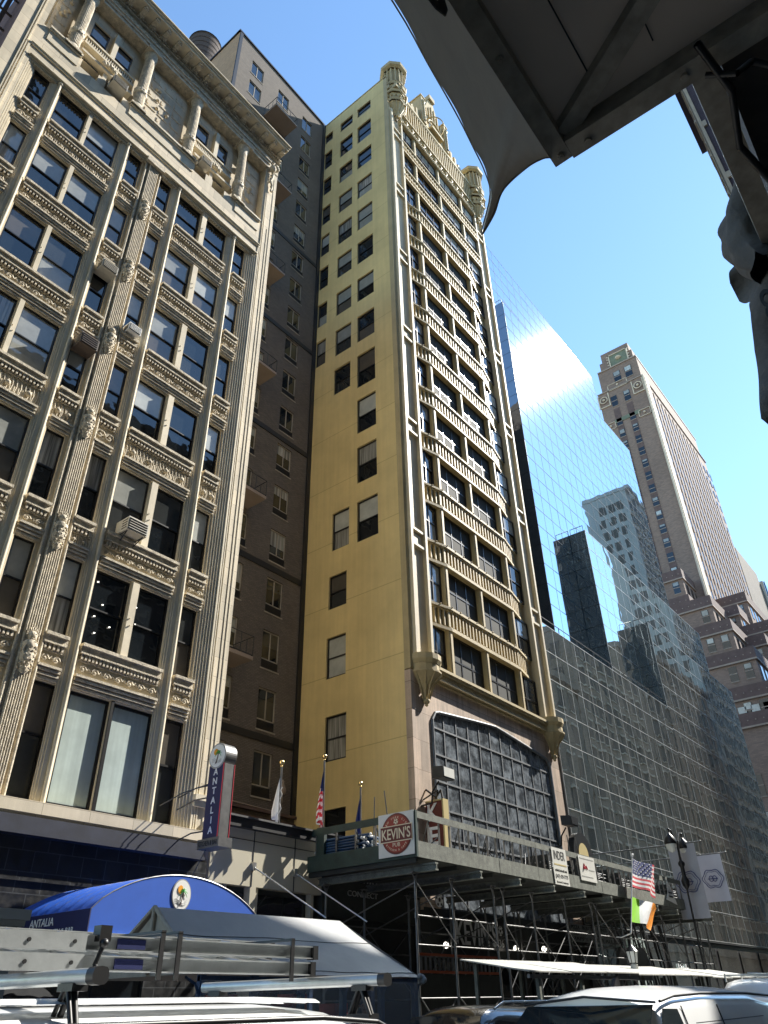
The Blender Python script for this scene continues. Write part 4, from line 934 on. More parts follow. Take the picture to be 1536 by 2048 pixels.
for y0 in (29.2, 31.95):
    sp.box(119.9, y0, 52, 119.99, y0+1.25, 101.9)
    z = 99.2
    k = 0
    while z > 53: twin(119.9, y0+.08, y0+1.17, z-1.75, z); z -= 2.95; k += 1
sp.build('dark_window_strip', 'tower_dark', TB)
for i, (x0, x1, y0, y1, z1) in enumerate(masses[:-1]):
    n = 2 if i in (5, 8, 9) else 1
    for k in range(n):
        yw = y0+.7+k*2.0
        for j in range(3 if i not in (1, 2, 3) else 2): twin(x0, yw, yw+1.05, z1-4.0-j*3.0, z1-2.0-j*3.0)
for k in range(5): twin(101, 17.7+k*1.6, 18.9+k*1.6, 29.5, 32.4)
for k in range(5): 
    for j in range(5): twin(100.5, 17.0+k*2.2, 18.2+k*2.2, 21.5-j*4.2, 24.0-j*4.2)
# sunlit south side: ribs and windows (far beyond 100, one part)
w = MB(); 
for i in range(17):
    x = 122.5+i*2.15; w.cut(); w.box(x, 25.84, 44, x+1.15, 26.0, 105.5-max(0, i-13)*6)
w.pieces('rib', 'tower_brick', TB)
w = MB()
for i in range(17):
    x = 122.5+i*2.15+1.2; z = 46
    while z < 104: w.box(x, 25.9, z, x+.85, 25.98, z+1.7); z += 2.95
for (x0, x1, y0, y1, z1) in masses:
    x = x0+1.2
    while x < x1-2 and x < x0+30:
        for j in range(2): w.box(x, y0-.05, z1-4.2-j*3, x+1.0, y0-.01, z1-2.2-j*3)
        x += 2.2
o = w.build('side_windows', 'pane_dark', TB); o['kind'] = 'stuff'

# buildings far down the street
t = thing('grey_tower', 'slim dark grey tower behind the right shoulder of the brown brick tower', 'building', (183, 30, 0))
w = MB(); w.box(178, 28.8, 0, 196, 31.5, 94); w.build('wall', 'opp_brown', t)
w = MB(); 
for z in range(50, 94, 3): w.cut(); w.box(177.9, 29.0, z, 178, 30.6, z+1.6)
w.pieces('window', 'pane_dark', t)
t = thing('pale_glass_tower', 'pale blue glass tower at the far right edge beyond the brown brick tower', 'building', (205, 28, 0))
w = MB(); w.box(196.5, 28, 0, 262, 50, 92); w.build('curtain_wall', 'glass_front', t)
w = MB()
for i in range(12): x = 198+i*5.5; w.box(x-.12, 27.85, 0, x+.12, 28, 92.4)
for z in range(10, 92, 6): w.box(196.5, 27.9, z-.06, 262, 28, z+.06)
w.build('glazing_bars', 'glaze_dark', t)

# ================================================================== OPPOSITE SIDE OF THE STREET (mirrored in the glass)
def opp(name, label, x0, x1, z1, mt, yb=-.5, depth=22, win=True, cat='building', fh=3.6, ww=1.3, sp=2.6):
    t = thing(name, label, cat, ((x0+x1)/2, yb, 0))
    w = MB(); w.box(x0, yb-depth, 0, x1, yb, z1); w.box(x0-.2, yb-depth, z1-1.0, x1+.2, yb+.5, z1-.2); w.box(x0, yb-.1, 6, x1, yb+.25, 6.5); w.build('wall', mt, t)
    if win:
        w = MB(); z = 7.3; c = MB()
        while z < z1-3:
            x = x0+1.2
            while x < x1-1.2-ww: 
                w.box(x, yb, z, x+ww, yb+.03, z+2.1); c.box(x-.15, yb, z-.15, x+ww+.15, yb+.12, z); c.box(x-.15, yb, z+2.1, x+ww+.15, yb+.14, z+2.35); x += sp
            z += fh
        yy = yb-1.5; z = 7.3
        while z < z1-3:
            yy = yb-1.5-ww
            while yy > yb-depth+1: w.box(x0-.03, yy, z, x0, yy+ww, z+2.1); yy -= sp
            z += fh
        o = w.build('window_glass', 'shed_dark', t); o['kind'] = 'stuff'
        c.build('window_trim', 'opp_stone', t)['kind'] = 'stuff'
    return t
opp('corner_tower', 'dark purple brick building with pale stone corner strip at the right edge under the canopy', 30.0, 42.0, 58.0, 'opp_purple', yb=-.35, depth=1.6)
opp('opposite_rear_block', 'brown block set back behind the low shops across the street', 7, 52, 45, 'opp_brown', yb=-13, depth=8)
opp('opposite_shops', 'low brown shops across the street beside the camera', 8, 28, 8.5, 'opp_brown', win=False)
w = MB(); w.box(29.9, -.52, 0, 30.0, -.3, 58); w.box(29.9, -.34, 0, 30.6, -.28, 58)
for z in range(3, 58, 5): w.box(29.88, -.72, z, 30.0, -.52, z+.5)
w.build('stone_quoin', 'opp_stone', bpy.data.objects['corner_tower'])
opp('opposite_block', 'low brown block across the street, mirrored in the lower glass', 66.2, 81, 33, 'opp_brown')
opp('opposite_row', 'lower brown row across the street from the scaffold', 47, 66, 28.5, 'opp_brown')
opp('opposite_annex', 'narrow brown annex across the street beside the purple brick building', 42.1, 46.8, 32.0, 'opp_brown', win=False)
opp('opposite_loft', 'ornate brown stone loft building across the street, mirrored in the middle of the glass', 81.2, 104, 41.5, 'opp_brown', sp=2.2, fh=3.3)
opp('opposite_office', 'grey office block across the street, mirrored low in the glass', 104.2, 137, 47, 'opp_brown')
opp('opposite_tower', 'grey tower across the street whose reflection rises in the upper glass', 138, 160, 96, 'opp_grey', fh=3.2, sp=2.0, depth=9.6)
opp('opposite_corner_block', 'brown block farthest along the street across from the tower', 160.5, 230, 46, 'opp_brown', win=False)
opp('opposite_high_rise', 'tall dark brown high-rise across the street, mirrored as dark strips in the glass returns', -45, 6.5, 82, 'opp_dark')

# ================================================================== SIDEWALK SHED (scaffold bridge)
SH = thing('sidewalk_shed', 'long green-grey plywood sidewalk shed on galvanised scaffold posts in front of the pub', 'sidewalk shed', (29.5, 15, 0))
SX0, SX1, SY0, SY1 = 17.73, 41.3, 12.9, 16.95
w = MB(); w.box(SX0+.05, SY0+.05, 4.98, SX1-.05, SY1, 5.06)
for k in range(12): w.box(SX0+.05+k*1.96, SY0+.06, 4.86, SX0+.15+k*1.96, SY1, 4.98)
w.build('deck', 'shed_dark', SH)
w = MB(); x = SX0
for i, ln in enumerate((4.3, 2.5, 4.9, 4.9, 4.9, 2.07)):
    w.cut(); d = .006*(i % 2); w.box(x+.012, SY0-.03-d, 4.99, x+ln-.012, SY0-d, 5.40); w.box(x+.012, SY0-.028-d, 5.99, x+ln-.012, SY0-.002-d, 6.17); x += ln
w.pieces('fascia_board', 'shed_grey', SH)
w = MB(); w.box(SX0-.03, SY0, 4.99, SX0, SY1, 5.42); w.box(SX0-.03, SY0, 5.97, SX0, SY1, 6.17); w.box(SX0-.045, SY0-.04, 4.99, SX0+.03, SY0+.03, 6.19); w.box(SX0-.02, 16.3, 4.99, SX0+.1, 16.6, 6.19)
w.build('end_board', 'shed_green', SH)
w = MB(); x = SX0+.1; k = 0
while x < SX1:
    w.cut(); w.box(x, SY0+.01, 5.40, x+.045, SY0+.05, 5.99)
    if k % 3 == 1: w.tube((x+.02, SY0+.05, 5.95), (x+.45, SY0+.7, 5.06), .02, 5)
    x += .52; k += 1
for y in (14.3, 15.05, 15.8, 16.6): w.cut(); w.box(SX0-.01, y, 5.42, SX0+.03, y+.05, 5.97); w.tube((SX0+.03, y, 5.9), (SX0+.5, y+.1, 5.1), .02, 5)
w.pieces('guard_stud', 'galv_steel', SH)
w = MB(); x = SX0+.35
while x < SX1:
    w.cut(); w.box(x, 12.55, 4.66, x+.14, SY1-.1, 4.70); w.box(x+.055, 12.55, 4.70, x+.085, SY1-.1, 4.82); w.box(x, 12.55, 4.82, x+.14, SY1-.1, 4.86); x += 2.25
w.pieces('steel_beam', 'shed_grey', SH)
px_ = [17.9, 19.65, 21.9, 22.45, 24.3, 26.6, 28.7, 29.1, 31.2, 33.4, 35.6, 37.8, 40.0, 41.1]
w = MB()
for x in px_:
    for y in (13.12, 16.35):
        w.cut(); w.tube((x, y, 0), (x, y, 4.55), .036, 8); w.box(x-.12, y-.1, 0, x+.12, y+.1, .02)
        for sx in (-1, 1): w.tube((x, y, 4.42), (x+sx*.12, y, 4.64), .022, 6)
        w.box(x-.15, y-.05, 4.63, x+.15, y+.05, 4.655); w.lathe(x, y, [(.055, 3.55), (.055, 3.68)], 8)
w.pieces('scaffold_post', 'galv_steel', SH)
w = MB()
for a, b in zip(px_, px_[1:]):
    if b-a < .7: continue
    for y in (13.12, 16.35):
        for z in (1.78, 2.95, 3.62): 
            if (int(a*10)+int(z*3)) % 5 != 0: w.cut(); w.tube((a, y, z), (b, y, z), .02, 6)
        if int(a) % 2 == 0 or y > 14: w.cut(); w.tube((a, y+.04, 1.9), (b, y+.04, 3.6), .018, 6); w.tube((b, y-.04, 1.9), (a, y-.04, 3.6), .018, 6)
        else: w.cut(); w.tube((a, y+.04, .3), (b, y+.04, 1.8), .018, 6); w.tube((b, y-.04, .3), (a, y-.04, 1.8), .018, 6); w.tube((b, y-.04, 3.0), (a, y-.04, 4.4), .018, 6)
    w.cut(); w.tube((a, 13.12, 4.4), (a, 16.35, 3.4), .018, 6)
w.pieces('brace', 'galv_steel', SH)
# things lying on the deck
def bundle(name, label, x0, y0, x1, y1, n, r, mt, z=5.08, end='white_paint', jig=.25):
    t = thing(name, label, name.replace('_', ' '), ((x0+x1)/2, (y0+y1)/2, z)); w = MB(); e = MB(); rr = random.Random(int(x0*7+n))
    d = Vector((x1-x0, y1-y0, 0)); nn = d.normalized().cross(Vector((0, 0, 1)))
    for i in range(n):
        lay = i//7; k = i % 7; p = Vector((x0, y0, z+r+lay*r*2.3)) + nn*(k-3)*r*2.5; q = p+d
        p += d.normalized()*rr.uniform(-jig, jig); q += d.normalized()*rr.uniform(-jig, jig); q.z += rr.uniform(-.01, .03)
        w.tube(p, q, r, 7); e.ball(tuple(p), r*1.25, 6); e.ball(tuple(q), r*1.25, 6)
    w.build('tubes', mt, t); e.build('end_fitting', end, t); return t
mat('blue_pipe', (0.015, 0.05, 0.11), .45, var=.3)
bundle('pipe_stack', 'stack of blue scaffold pipes behind the left end of the shed railing', 18.1, 14.9, 18.1, 16.6, 70, .034, 'blue_pipe')
bundle('pipe_pile', 'pile of blue pipes with white ends beside the round pub sign on the shed', 18.15, 14.25, 19.9, 14.6, 56, .036, 'blue_pipe')
for i, (x, lb) in enumerate(((19.2, 'left of the vertical sign'), (22.0, 'under the big arched window, left half'), (24.0, 'under the middle of the arched window'))):
    t = thing('scaffold_frames', 'jumble of steel scaffold frames on the shed, '+lb, 'scaffold frames', (x, 13.6, 5.06), 'scaffold parts stored on the shed'); w = MB(); e = MB(); rr = random.Random(i+5)
    for k in range(26):
        a = Vector((x+rr.uniform(-.9, 1.0), 13.2+rr.uniform(0, 1.2), 5.1+rr.uniform(0, .25))); b = a+Vector((rr.uniform(-.9, .9), rr.uniform(-.3, .3), rr.uniform(.1, .72 if k % 2 else .1)))
        w.tube(a, b, .02, 6); e.ball(tuple(a), .045, 6)
    w.build('frame_tubes', 'dark_grey_metal', t); e.build('clamp', 'white_paint', t)
for i, (x, lb) in enumerate(((27.0, 'behind the two white banners'), (30.2, 'left of the two flags'), (33.2, 'right of the two flags'), (38.4, 'at the far end of the shed'))):
    t = thing('material_rack', 'rack of stacked scaffold tubes on the shed, '+lb, 'material rack', (x, 13.9, 5.06), 'racks of scaffold material on the shed'); w = MB(); rr = random.Random(i+50)
    for k in range(30): z = 5.12+(k % 6)*.13; y = 13.3+(k//6)*.2; a = x-1.1+rr.uniform(-.15, .15); w.tube((a, y, z), (a+2.1, y, z+rr.uniform(-.02, .02)), .028, 6)
    w.build('tubes', 'galv_steel', t); w = MB()
    for a in (x-1.0, x+.9): w.cut(); w.box(a, 13.2, 5.06, a+.06, 14.3, 6.0)
    w.pieces('rack_end', 'shed_dark', t)
for i, (x, y, dx, lb) in enumerate(((27.9, 13.2, .0, 'sticking up between the two white banners'), (28.6, 13.2, .0, 'sticking up above the second white banner'), (17.9, 13.9, -.12, 'leaning above the round pub sign, tallest'), (17.95, 14.6, .25, 'leaning left of the round pub sign'))):
    w = MB(); w.tube((x, y, 5.3), (x+dx-.15, y, 6.85), .018, 6); tag(w.build('loose_rod', 'galv_steel'), 'thin steel rod '+lb, 'steel rod', 'loose rods on the shed')
# arched sign back (black round-topped box) and floodlights
def flood(x, y, z, label, yr=.0):
    t = thing('floodlight', label, 'floodlight', (x, 17.05, z-.8), 'floodlights on the pub front')
    w = MB(); w.path([(x-.15, 17.05, z-1.0), (x-.1, 16.6, z-.95), (x-.15, 16.5, z-.55), (x, y+.2, z-.2)], .035, 6); w.build('arm', 'black_iron', t)
    w = MB(); w.prism([(x-.38, y-.28, z-.2), (x+.38, y-.28, z-.2), (x+.38, y-.28, z+.22), (x-.38, y-.28, z+.22)], (0, .5, .06)); w.build('housing', 'dark_grey_metal', t)
    w = MB(); w.box(x-.34, y-.30, z-.14, x+.34, y-.285, z+.2); w.build('lens', 'vinyl_white' if x < 30 else 'black_iron', t)
flood(24.0, 16.1, 8.85, 'big pale-fronted floodlight on a bent arm at the left edge of the arched window')
flood(34.3, 16.1, 8.6, 'black floodlight on a bent arm at the right edge of the arched window')
t = thing('arched_sign', 'black round-topped illuminated sign box above the shed beside the granite corner', 'sign', (34.8, 16.1, 5.1))
w = MB(); pts = [(34.0, 15.9, 6.3)]+[(34.9-.95*math.cos(R(a)), 15.9, 7.25+.95*math.sin(R(a))) for a in range(0, 181, 15)]+[(35.85, 15.9, 6.3)]; w.prism(pts, (0, .3, 0)); w.build('casing', 'black_iron', t)
w = MB(); pts = [(34.45, 15.88, 6.5)]+[(34.9-.5*math.cos(R(a)), 15.88, 7.25+.5*math.sin(R(a))) for a in range(0, 181, 20)]+[(35.35, 15.88, 6.5)]; w.poly(pts); w.build('panel', 'pale_gold', t)

# ------------------------------------------------------------------ signs
def disc(mb, c, right, up, r, mi=0, th=.01, n=36, sx=1.0):
    c = Vector(c); right = Vector(right); up = Vector(up); nn = right.cross(up)
    mb.prism([c+right*(r*sx*math.cos(2*math.pi*i/n))+up*(r*math.sin(2*math.pi*i/n)) for i in range(n)], nn*th, mi)
def rect(mb, c, right, up, w_, h_, mi=0, th=.01):
    c = Vector(c); right = Vector(right); up = Vector(up); nn = right.cross(up)
    mb.prism([c-right*w_/2-up*h_/2, c+right*w_/2-up*h_/2, c+right*w_/2+up*h_/2, c-right*w_/2+up*h_/2], nn*th, mi)
RT, UP = Vector((0, -1, 0)), Vector((0, 0, 1))
PS = thing('round_pub_sign', "square white panel with round maroon KEVIN'S PUB badge on the shed's near corner", 'sign', (17.66, 13.53, 5.06))
w = MB(); w.box(17.645, 12.90, 5.06, 17.67, 14.15, 6.19); w.build('panel', 'vinyl_white', PS)
C0 = Vector((17.64, 13.50, 5.64)); nn = RT.cross(UP)
w = MB(); disc(w, C0, RT, UP, .535, 0); disc(w, C0+nn*.012, RT, UP, .49, 1, .004); rect(w, C0+nn*.02, RT, UP, 1.12, .43, 2, .004); rect(w, C0+nn*.026, RT, UP, 1.09, .385, 0, .004)
rect(w, C0+nn*.026+UP*.20, RT, UP, 1.12, .018, 2, .006); rect(w, C0+nn*.026-UP*.20, RT, UP, 1.12, .018, 2, .006)
w.build('badge', ['maroon', 'red_brown', 'sign_cream'], PS)
text('lettering', "KEVIN'S", C0+nn*.032-RT*.50-UP*.145, RT, UP, .29, 'sign_cream', PS, w=1.0, depth=.008, bold=.01)
text('lettering', 'PUB', C0+nn*.02-RT*.13-UP*.34, RT, UP, .10, 'sign_cream', PS, w=.26, depth=.008)
def arctext(s_, c, right, up, r, a0, a1, h, mt, parent, flip=False):
    n = len(s_)
    for i, ch in enumerate(s_):
        if ch == ' ': continue
        a = R(a0+(a1-a0)*i/(n-1)); dr = right*math.cos(a)+up*math.sin(a); tg = (right*math.sin(a)-up*math.cos(a))
        u_, r_ = (dr, tg) if not flip else (-dr, -tg)
        text('lettering', ch, c+dr*r-u_*h*.5, r_, u_, h, mt, parent, depth=.006, align='CENTER')
arctext('NEW YORK CITY', C0+nn*.018, RT, UP, .42, 155, 25, .055, 'sign_cream', PS)
arctext('KITCHEN & CAFE', C0+nn*.018, RT, UP, .43, 220, 320, .05, 'sign_cream', PS, flip=True)
def soccer(mb, c, right, up, r, white=0, black=1, th=.008):
    c = Vector(c); right = Vector(right); up = Vector(up); nn_ = right.cross(up)
    disc(mb, c, right, up, r, white, th)
    def pent(cc, rr, rot=0): mb.prism([cc+right*(rr*math.cos(R(90+rot+72*i)))+up*(rr*math.sin(R(90+rot+72*i))) for i in range(5)], nn_*.004, black)
    pent(c+nn_*(th+.001), r*.34)
    for i in range(5):
        a = R(90+72*i); pent(c+nn_*(th+.001)+(right*math.cos(a)+up*math.sin(a))*r*.78, r*.22, 36+72*i)
w = MB(); soccer(w, C0+nn*.018+UP*.31, RT, UP, .075); w.build('football', ['sign_cream', 'maroon'], PS)
# hanging banners on the shed rail
BN = thing('rail_banner', 'tall white banner with black INDER lettering and gold bar on the shed rail', 'banner', (26.1, 12.84, 5.0))
w = MB(); w.box(25.6, 12.835, 4.98, 26.68, 12.85, 6.16); w.build('sheet', 'vinyl_white', BN)
text('lettering', 'INDER', (25.72, 12.832, 5.78), (1, 0, 0), (0, 0, 1), .28, 'black_text', BN, w=.82, depth=.006, bold=.005)
w = MB(); w.box(25.68, 12.828, 5.60, 26.6, 12.834, 5.64); w.build('gold_bar', 'pale_gold', BN)
text('lettering', '(347) 429-7775', (25.68, 12.832, 5.16), (1, 0, 0), (0, 0, 1), .15, 'black_text', BN, w=.92, depth=.006)
text('lettering', 'scaffold & sidewalk sheds', (25.70, 12.832, 5.40), (1, 0, 0), (0, 0, 1), .08, 'black_text', BN, w=.88, depth=.006)
text('lettering', 'licensed & insured', (25.72, 12.832, 5.04), (1, 0, 0), (0, 0, 1), .06, 'black_text', BN, w=.84, depth=.006)
BN = thing('rail_banner', 'wide white banner with small red emblem right of the black-lettered one', 'banner', (28.3, 12.84, 5.3))
w = MB(); w.box(27.68, 12.835, 5.29, 29.0, 12.85, 6.13); w.build('sheet', 'vinyl_white', BN)
w = MB(); w.path([(27.95, 12.825, 5.68), (28.05, 12.825, 5.86), (28.15, 12.825, 5.70), (28.22, 12.825, 5.80), (28.3, 12.825, 5.68)], .018, 5); w.ball((28.02, 12.825, 5.72), .05, 7); w.build('emblem', 'flag_red', BN)
for z, a, b in ((6.02, 27.76, 28.9), (5.66, 28.4, 28.9), (5.42, 27.76, 28.7)):
    w = MB(); w.box(a, 12.829, z, b, 12.834, z+.028); w.build('text_line', 'grey_text', BN)
BN = thing('rail_banner', 'crumpled white poster low on the shed rail, right of the flags', 'banner', (36.4, 12.84, 5.2))
w = MB(); w.prism([(35.9, 12.83, 5.25), (37.0, 12.80, 5.10), (36.75, 12.82, 5.6), (36.4, 12.84, 6.1), (36.2, 12.83, 5.5)], (0, .02, 0)); w.build('sheet', 'vinyl_white', BN)
w = MB(); 
for z in (5.35, 5.5): w.box(36.15, 12.78, z, 36.6, 12.79, z+.06)
w.build('print', 'black_text', BN)
# blade sign KEVIN'S behind the shed rail
KS = thing('blade_sign', "tall dark maroon blade sign with white letters KEV on the granite corner above the shed", 'sign', (24.2, 16.7, 4.6))
w = MB(); w.box(24.06, 16.22, 4.9, 24.34, 17.0, 8.0); w.build('box', 'maroon', KS)
w = MB(); w.box(24.03, 16.18, 4.9, 24.37, 16.24, 8.03); w.box(24.03, 16.22, 7.98, 24.37, 17.0, 8.03); w.build('gold_edge', 'pale_gold', KS)
for i, ch in enumerate("KEV"): text('lettering', ch, (24.055, 16.92, 7.30-i*.82), RT, UP, .62, 'white_text', KS, w=.50, depth=.02, bold=.02)
w = MB(); w.path([(24.2, 17.05, 8.5), (24.2, 16.6, 8.15), (24.25, 16.4, 8.4), (24.2, 16.3, 8.03)], .04, 6); w.path([(24.0, 17.05, 8.1), (24.2, 16.5, 8.4), (24.3, 16.7, 8.05)], .03, 6); w.build('bracket', 'black_iron', KS)

# ------------------------------------------------------------------ palm logo
def palm(parent, c, right, up, s):
    c = Vector(c); right = Vector(right); up = Vector(up); nn_ = right.cross(up)
    def pt(x, y, k=0): return c+right*(x*s)+up*(y*s)+nn_*k
    w = MB(); disc(w, pt(-.22, .38, .012), right, up, .30*s, 0, .004); w.build('sun_emblem', 'sun_orange', parent)
    w = MB(); w.path([pt(-.12, -.72, .02), pt(.0, -.45, .02), (pt(.10, -.1, .02)), pt(.16, .28, .02)], .035*s, 6); w.prism([pt(-.24, -.78, .015), pt(.02, -.66, .015), pt(.02, -.45, .015)], nn_*.004); w.build('palm_trunk', 'palm_brown', parent)
    w = MB()
    for a in (15, 50, 85, 120, 155, 190, -20):
        x0, y0 = .16, .28; L_ = .46; pts = []
        for i in range(5): t = i/4; pts.append(pt(x0+L_*t*math.cos(R(a)), y0+L_*t*math.sin(R(a))-.26*t*t, .024))
        for i in range(4): w.tube(pts[i], pts[i+1], .05*s*(1-i*.2), 5)
    w.build('palm_frond', 'palm_green', parent)
    w = MB()
    for k in range(3): w.path([pt(-.75+k*.04, -.30-k*.14, .014), pt(-.4, -.22-k*.14, .014), pt(-.05, -.42-k*.12, .014), pt(.35, -.50-k*.09, .014), pt(.62, -.36-k*.12, .014)], .016*s, 5)
    w.build('wave_line', 'grey_text', parent)
AS = thing('blade_sign', 'tall blue vertical blade sign reading ANTALIA with round palm logo on the cream building', 'sign', (12.8, 15.4, 4.9))
w = MB(); w.box(12.6, 15.11, 5.13, 12.95, 15.66, 6.88, 0); w.build('blue_box', ['navy_canvas'], AS)
w = MB(); w.box(12.62, 15.09, 5.13, 12.93, 15.108, 6.88, 0); w.build('side_panel', 'galv_steel', AS)
w = MB(); w.box(12.592, 15.095, 5.13, 12.60, 15.115, 6.88); w.box(12.94, 15.08, 5.13, 12.955, 15.10, 6.88); w.build('red_edge', 'flag_red', AS)
cc = Vector((12.60, 15.38, 7.10)); w = MB(); disc(w, cc+Vector((.37, 0, 0)), RT, UP, .325, 0, .37, 40); w.build('round_casing', 'galv_steel', AS)
w = MB(); disc(w, cc, RT, UP, .325, 1, .004, 40); disc(w, cc+Vector((-.006, 0, 0)), RT, UP, .285, 0, .006, 40); w.build('logo_face', ['white_paint', 'grey_text'], AS); palm(AS, cc+Vector((-.006, 0, 0)), RT, UP, .27)
for i, ch in enumerate('ANTALIA'): text('lettering', ch, (12.596, 15.385, 6.62-i*.232), RT, UP, .165, 'white_text', AS, depth=.012, align='CENTER', bold=.012)
w = MB(); w.box(12.56, 14.99, 4.90, 12.99, 15.77, 5.12, 0); w.build('lower_box', ['galv_steel'], AS)
text('lettering', 'KITCHEN & BAR', (12.558, 15.72, 4.95), RT, UP, .12, 'black_text', AS, w=.68, depth=.01)
w = MB()
for z in (6.45, 6.15, 5.35): w.path([(12.75, 15.66, z), (12.75, 16.3, z+.02), (12.75, 17.0, z-.12)], .018, 6)
w.path([(12.75, 15.66, 6.5), (12.4, 16.4, 6.3), (12.2, 17.0, 6.05)], .015, 6); w.path([(12.7, 15.6, 4.9), (12.65, 15.9, 4.4), (12.6, 16.6, 3.3)], .01, 5)
w.build('bracket', 'dark_grey_metal', AS)

# ------------------------------------------------------------------ ANTALIA barrel awning
AW = thing('barrel_awning', 'big bright blue barrel awning with white round palm logo over the restaurant entrance', 'awning', (11, 15.5, 2.9))
XA, XB, ZS, ZT = 8.84, 13.16, 3.27, 4.02
def arc(t): # t 0..1
    x = XA+(XB-XA)*t; return x, ZS+(ZT-ZS)*(1-(2*t-1)**2)**.80 if 0 < t < 1 else ZS
N = 40
w = MB(); top = [(arc(i/N)[0], 14.0, arc(i/N)[1]) for i in range(N+1)]
w.poly([(XB, 14.0, 2.88), (XA, 14.0, 2.88)]+top); w.build('front_panel', 'blue_canvas', AW)
w = MB()
w.grid(lambda u, v: (arc(v)[0], 14.0+3.2*u, arc(v)[1]-.035*abs(math.sin(u*math.pi*8))), 64, N); 
w.build('barrel_roof', 'blue_canvas', AW)
w = MB()
for i in range(9):
    y = 14.0+i*.4; w.cut(); w.path([(arc(j/20)[0], y, arc(j/20)[1]-.01) for j in range(21)], .012, 5)
w.pieces('rib', 'galv_steel', AW)
w = MB(); w.box(XA-.012, 13.98, 2.86, XA+.01, 17.0, ZS); w.build('side_valance', 'navy_canvas', AW)
w = MB(); w.box(XA, 13.96, 2.83, XB, 13.995, 2.87); w.build('bottom_rail', 'white_paint', AW)
text('lettering', 'ANTALIA', (XA-.016, 16.02, 3.06), RT, UP, .14, 'white_text', AW, w=.86, depth=.008)
text('lettering', 'MEDITERRANEAN KITCHEN & BAR', (XA-.016, 16.75, 2.90), RT, UP, .095, 'white_text', AW, w=2.32, depth=.008)
w = MB(); disc(w, (10.88, 13.99, 3.64), (1, 0, 0), UP, .30, 1, .004, 40, .82); disc(w, (10.88, 13.985, 3.64), (1, 0, 0), UP, .275, 0, .006, 40, .82); w.build('logo_face', ['white_paint', 'grey_text'], AW); palm(AW, (10.88, 13.98, 3.64), Vector((.82, 0, 0)), UP, .26)
text('lettering', 'ANTALIA', (10.02, 13.99, 2.98), (1, 0, 0), UP, .30, 'white_text', AW, w=2.0, depth=.01)
w = MB()
for x in (XA+.05, XB-.05): w.cut(); w.tube((x, 14.05, 0), (x, 14.05, 2.9), .03, 8)
w.pieces('support_pole', 'galv_steel', AW)

# ------------------------------------------------------------------ outdoor dining tent, grey shed, white-roofed structure
TN = thing('dining_tent', 'grey canvas ridge tent with blue frame and clear plastic walls in the street', 'tent', (10.5, 11, 0))
ridge = [(8.0, 10.9, 3.0), (12.35, 10.9, 3.04)]
def nearroof(u, v):   # u along, v from ridge to eave
    a = Vector(ridge[0]).lerp(Vector(ridge[1]), u); b = Vector((7.9+5.2*u, 9.55, 2.07)); p = a.lerp(b, v); p.z -= .05*math.sin(math.pi*v)*(1+.25*math.sin(u*11))+.006*v*math.sin(u*30+v*9); return tuple(p)
w = MB(); w.grid(nearroof, 50, 16)
w.grid(lambda u, v: tuple(Vector(ridge[0]).lerp(Vector(ridge[1]), u).lerp(Vector((7.9+5.2*u, 12.3, 2.07)), v)), 20, 6)
w.grid(lambda u, v: tuple(Vector(ridge[1]).lerp(Vector((13.1, 9.55+2.75*u, 2.07)), v)), 12, 6)
w.build('canvas_roof', 'tarp_grey', TN)
w = MB(); w.path([(8.0, 10.9, 3.0), (7.98, 10.4, 2.62), (7.95, 9.6, 2.08)], .035, 6); w.path([(8.0, 10.9, 3.0), (7.98, 11.4, 2.65), (7.95, 12.2, 2.1)], .035, 6); w.tube((8.0, 10.9, 2.98), (8.0, 10.9, 2.1), .04, 6)
w.grid(lambda u, v: (8.03, 9.7+2.4*u, 2.08+(.86-abs(u-.5)*1.72)*v), 8, 4)
w.build('gable_end', 'canvas_taupe', TN)
w = MB(); w.path([nearroof(i/40, .38)[:2]+(nearroof(i/40, .38)[2]+.006,) for i in range(41)], .006, 4); w.cut(); w.path([nearroof(i/40, .93)[:2]+(nearroof(i/40, .93)[2]+.006,) for i in range(41)], .006, 4); w.pieces('seam', 'canvas_dark', TN)
w = MB()
for k in range(9): w.ball((13.08+random.uniform(-.06, .06), 9.55+random.uniform(-.05, .12), 2.04+random.uniform(-.05, .05)), random.uniform(.03, .06), 7)
w.build('bunched_corner', 'tarp_grey', TN)
w = MB()
for x in (8.0, 9.0, 10.0, 11.0, 12.0, 12.98): 
    w.cut(); w.box(x-.05, 9.58, 0, x+.05, 9.66, 2.06); w.path([(x, 9.6, 1.75), (x+.12, 9.6, 1.95), (x+.3, 9.6, 2.03)], .02, 5); w.path([(x, 9.6, 1.75), (x-.12, 9.6, 1.95), (x-.3, 9.6, 2.03)], .02, 5)
for y in (10.6, 12.2): w.cut(); w.box(12.93, y, 0, 13.03, y+.1, 2.06)
w.cut(); w.box(7.95, 9.59, 1.98, 13.03, 9.65, 2.05); w.box(7.95, 9.59, .9, 13.03, 9.65, 1.0)
w.pieces('blue_frame', 'dress_blue', TN)
w = MB(); w.grid(lambda u, v: (7.95+5.05*u, 9.56+.01*math.sin(u*60), 1.0+1.0*v), 60, 4); w.build('clear_wall', 'clear_plastic', TN)
w = MB(); w.box(7.95, 9.6, 0, 13.0, 9.64, .9); w.build('low_wall', 'dress_blue', TN)
w = MB()
for k in range(8): x = 8.4+k*.55; w.box(x, 10.9, 0, x+.35, 11.3, 1.55+.15*(k % 3))
tag(w.build('dining_booths', 'red_brown'), 'row of red-brown booth seat backs inside the clear-walled dining tent', 'booth')
GS = thing('grey_hut', 'grey panelled street hut with moulded top at the far left edge', 'hut', (3.4, 10.5, 0))
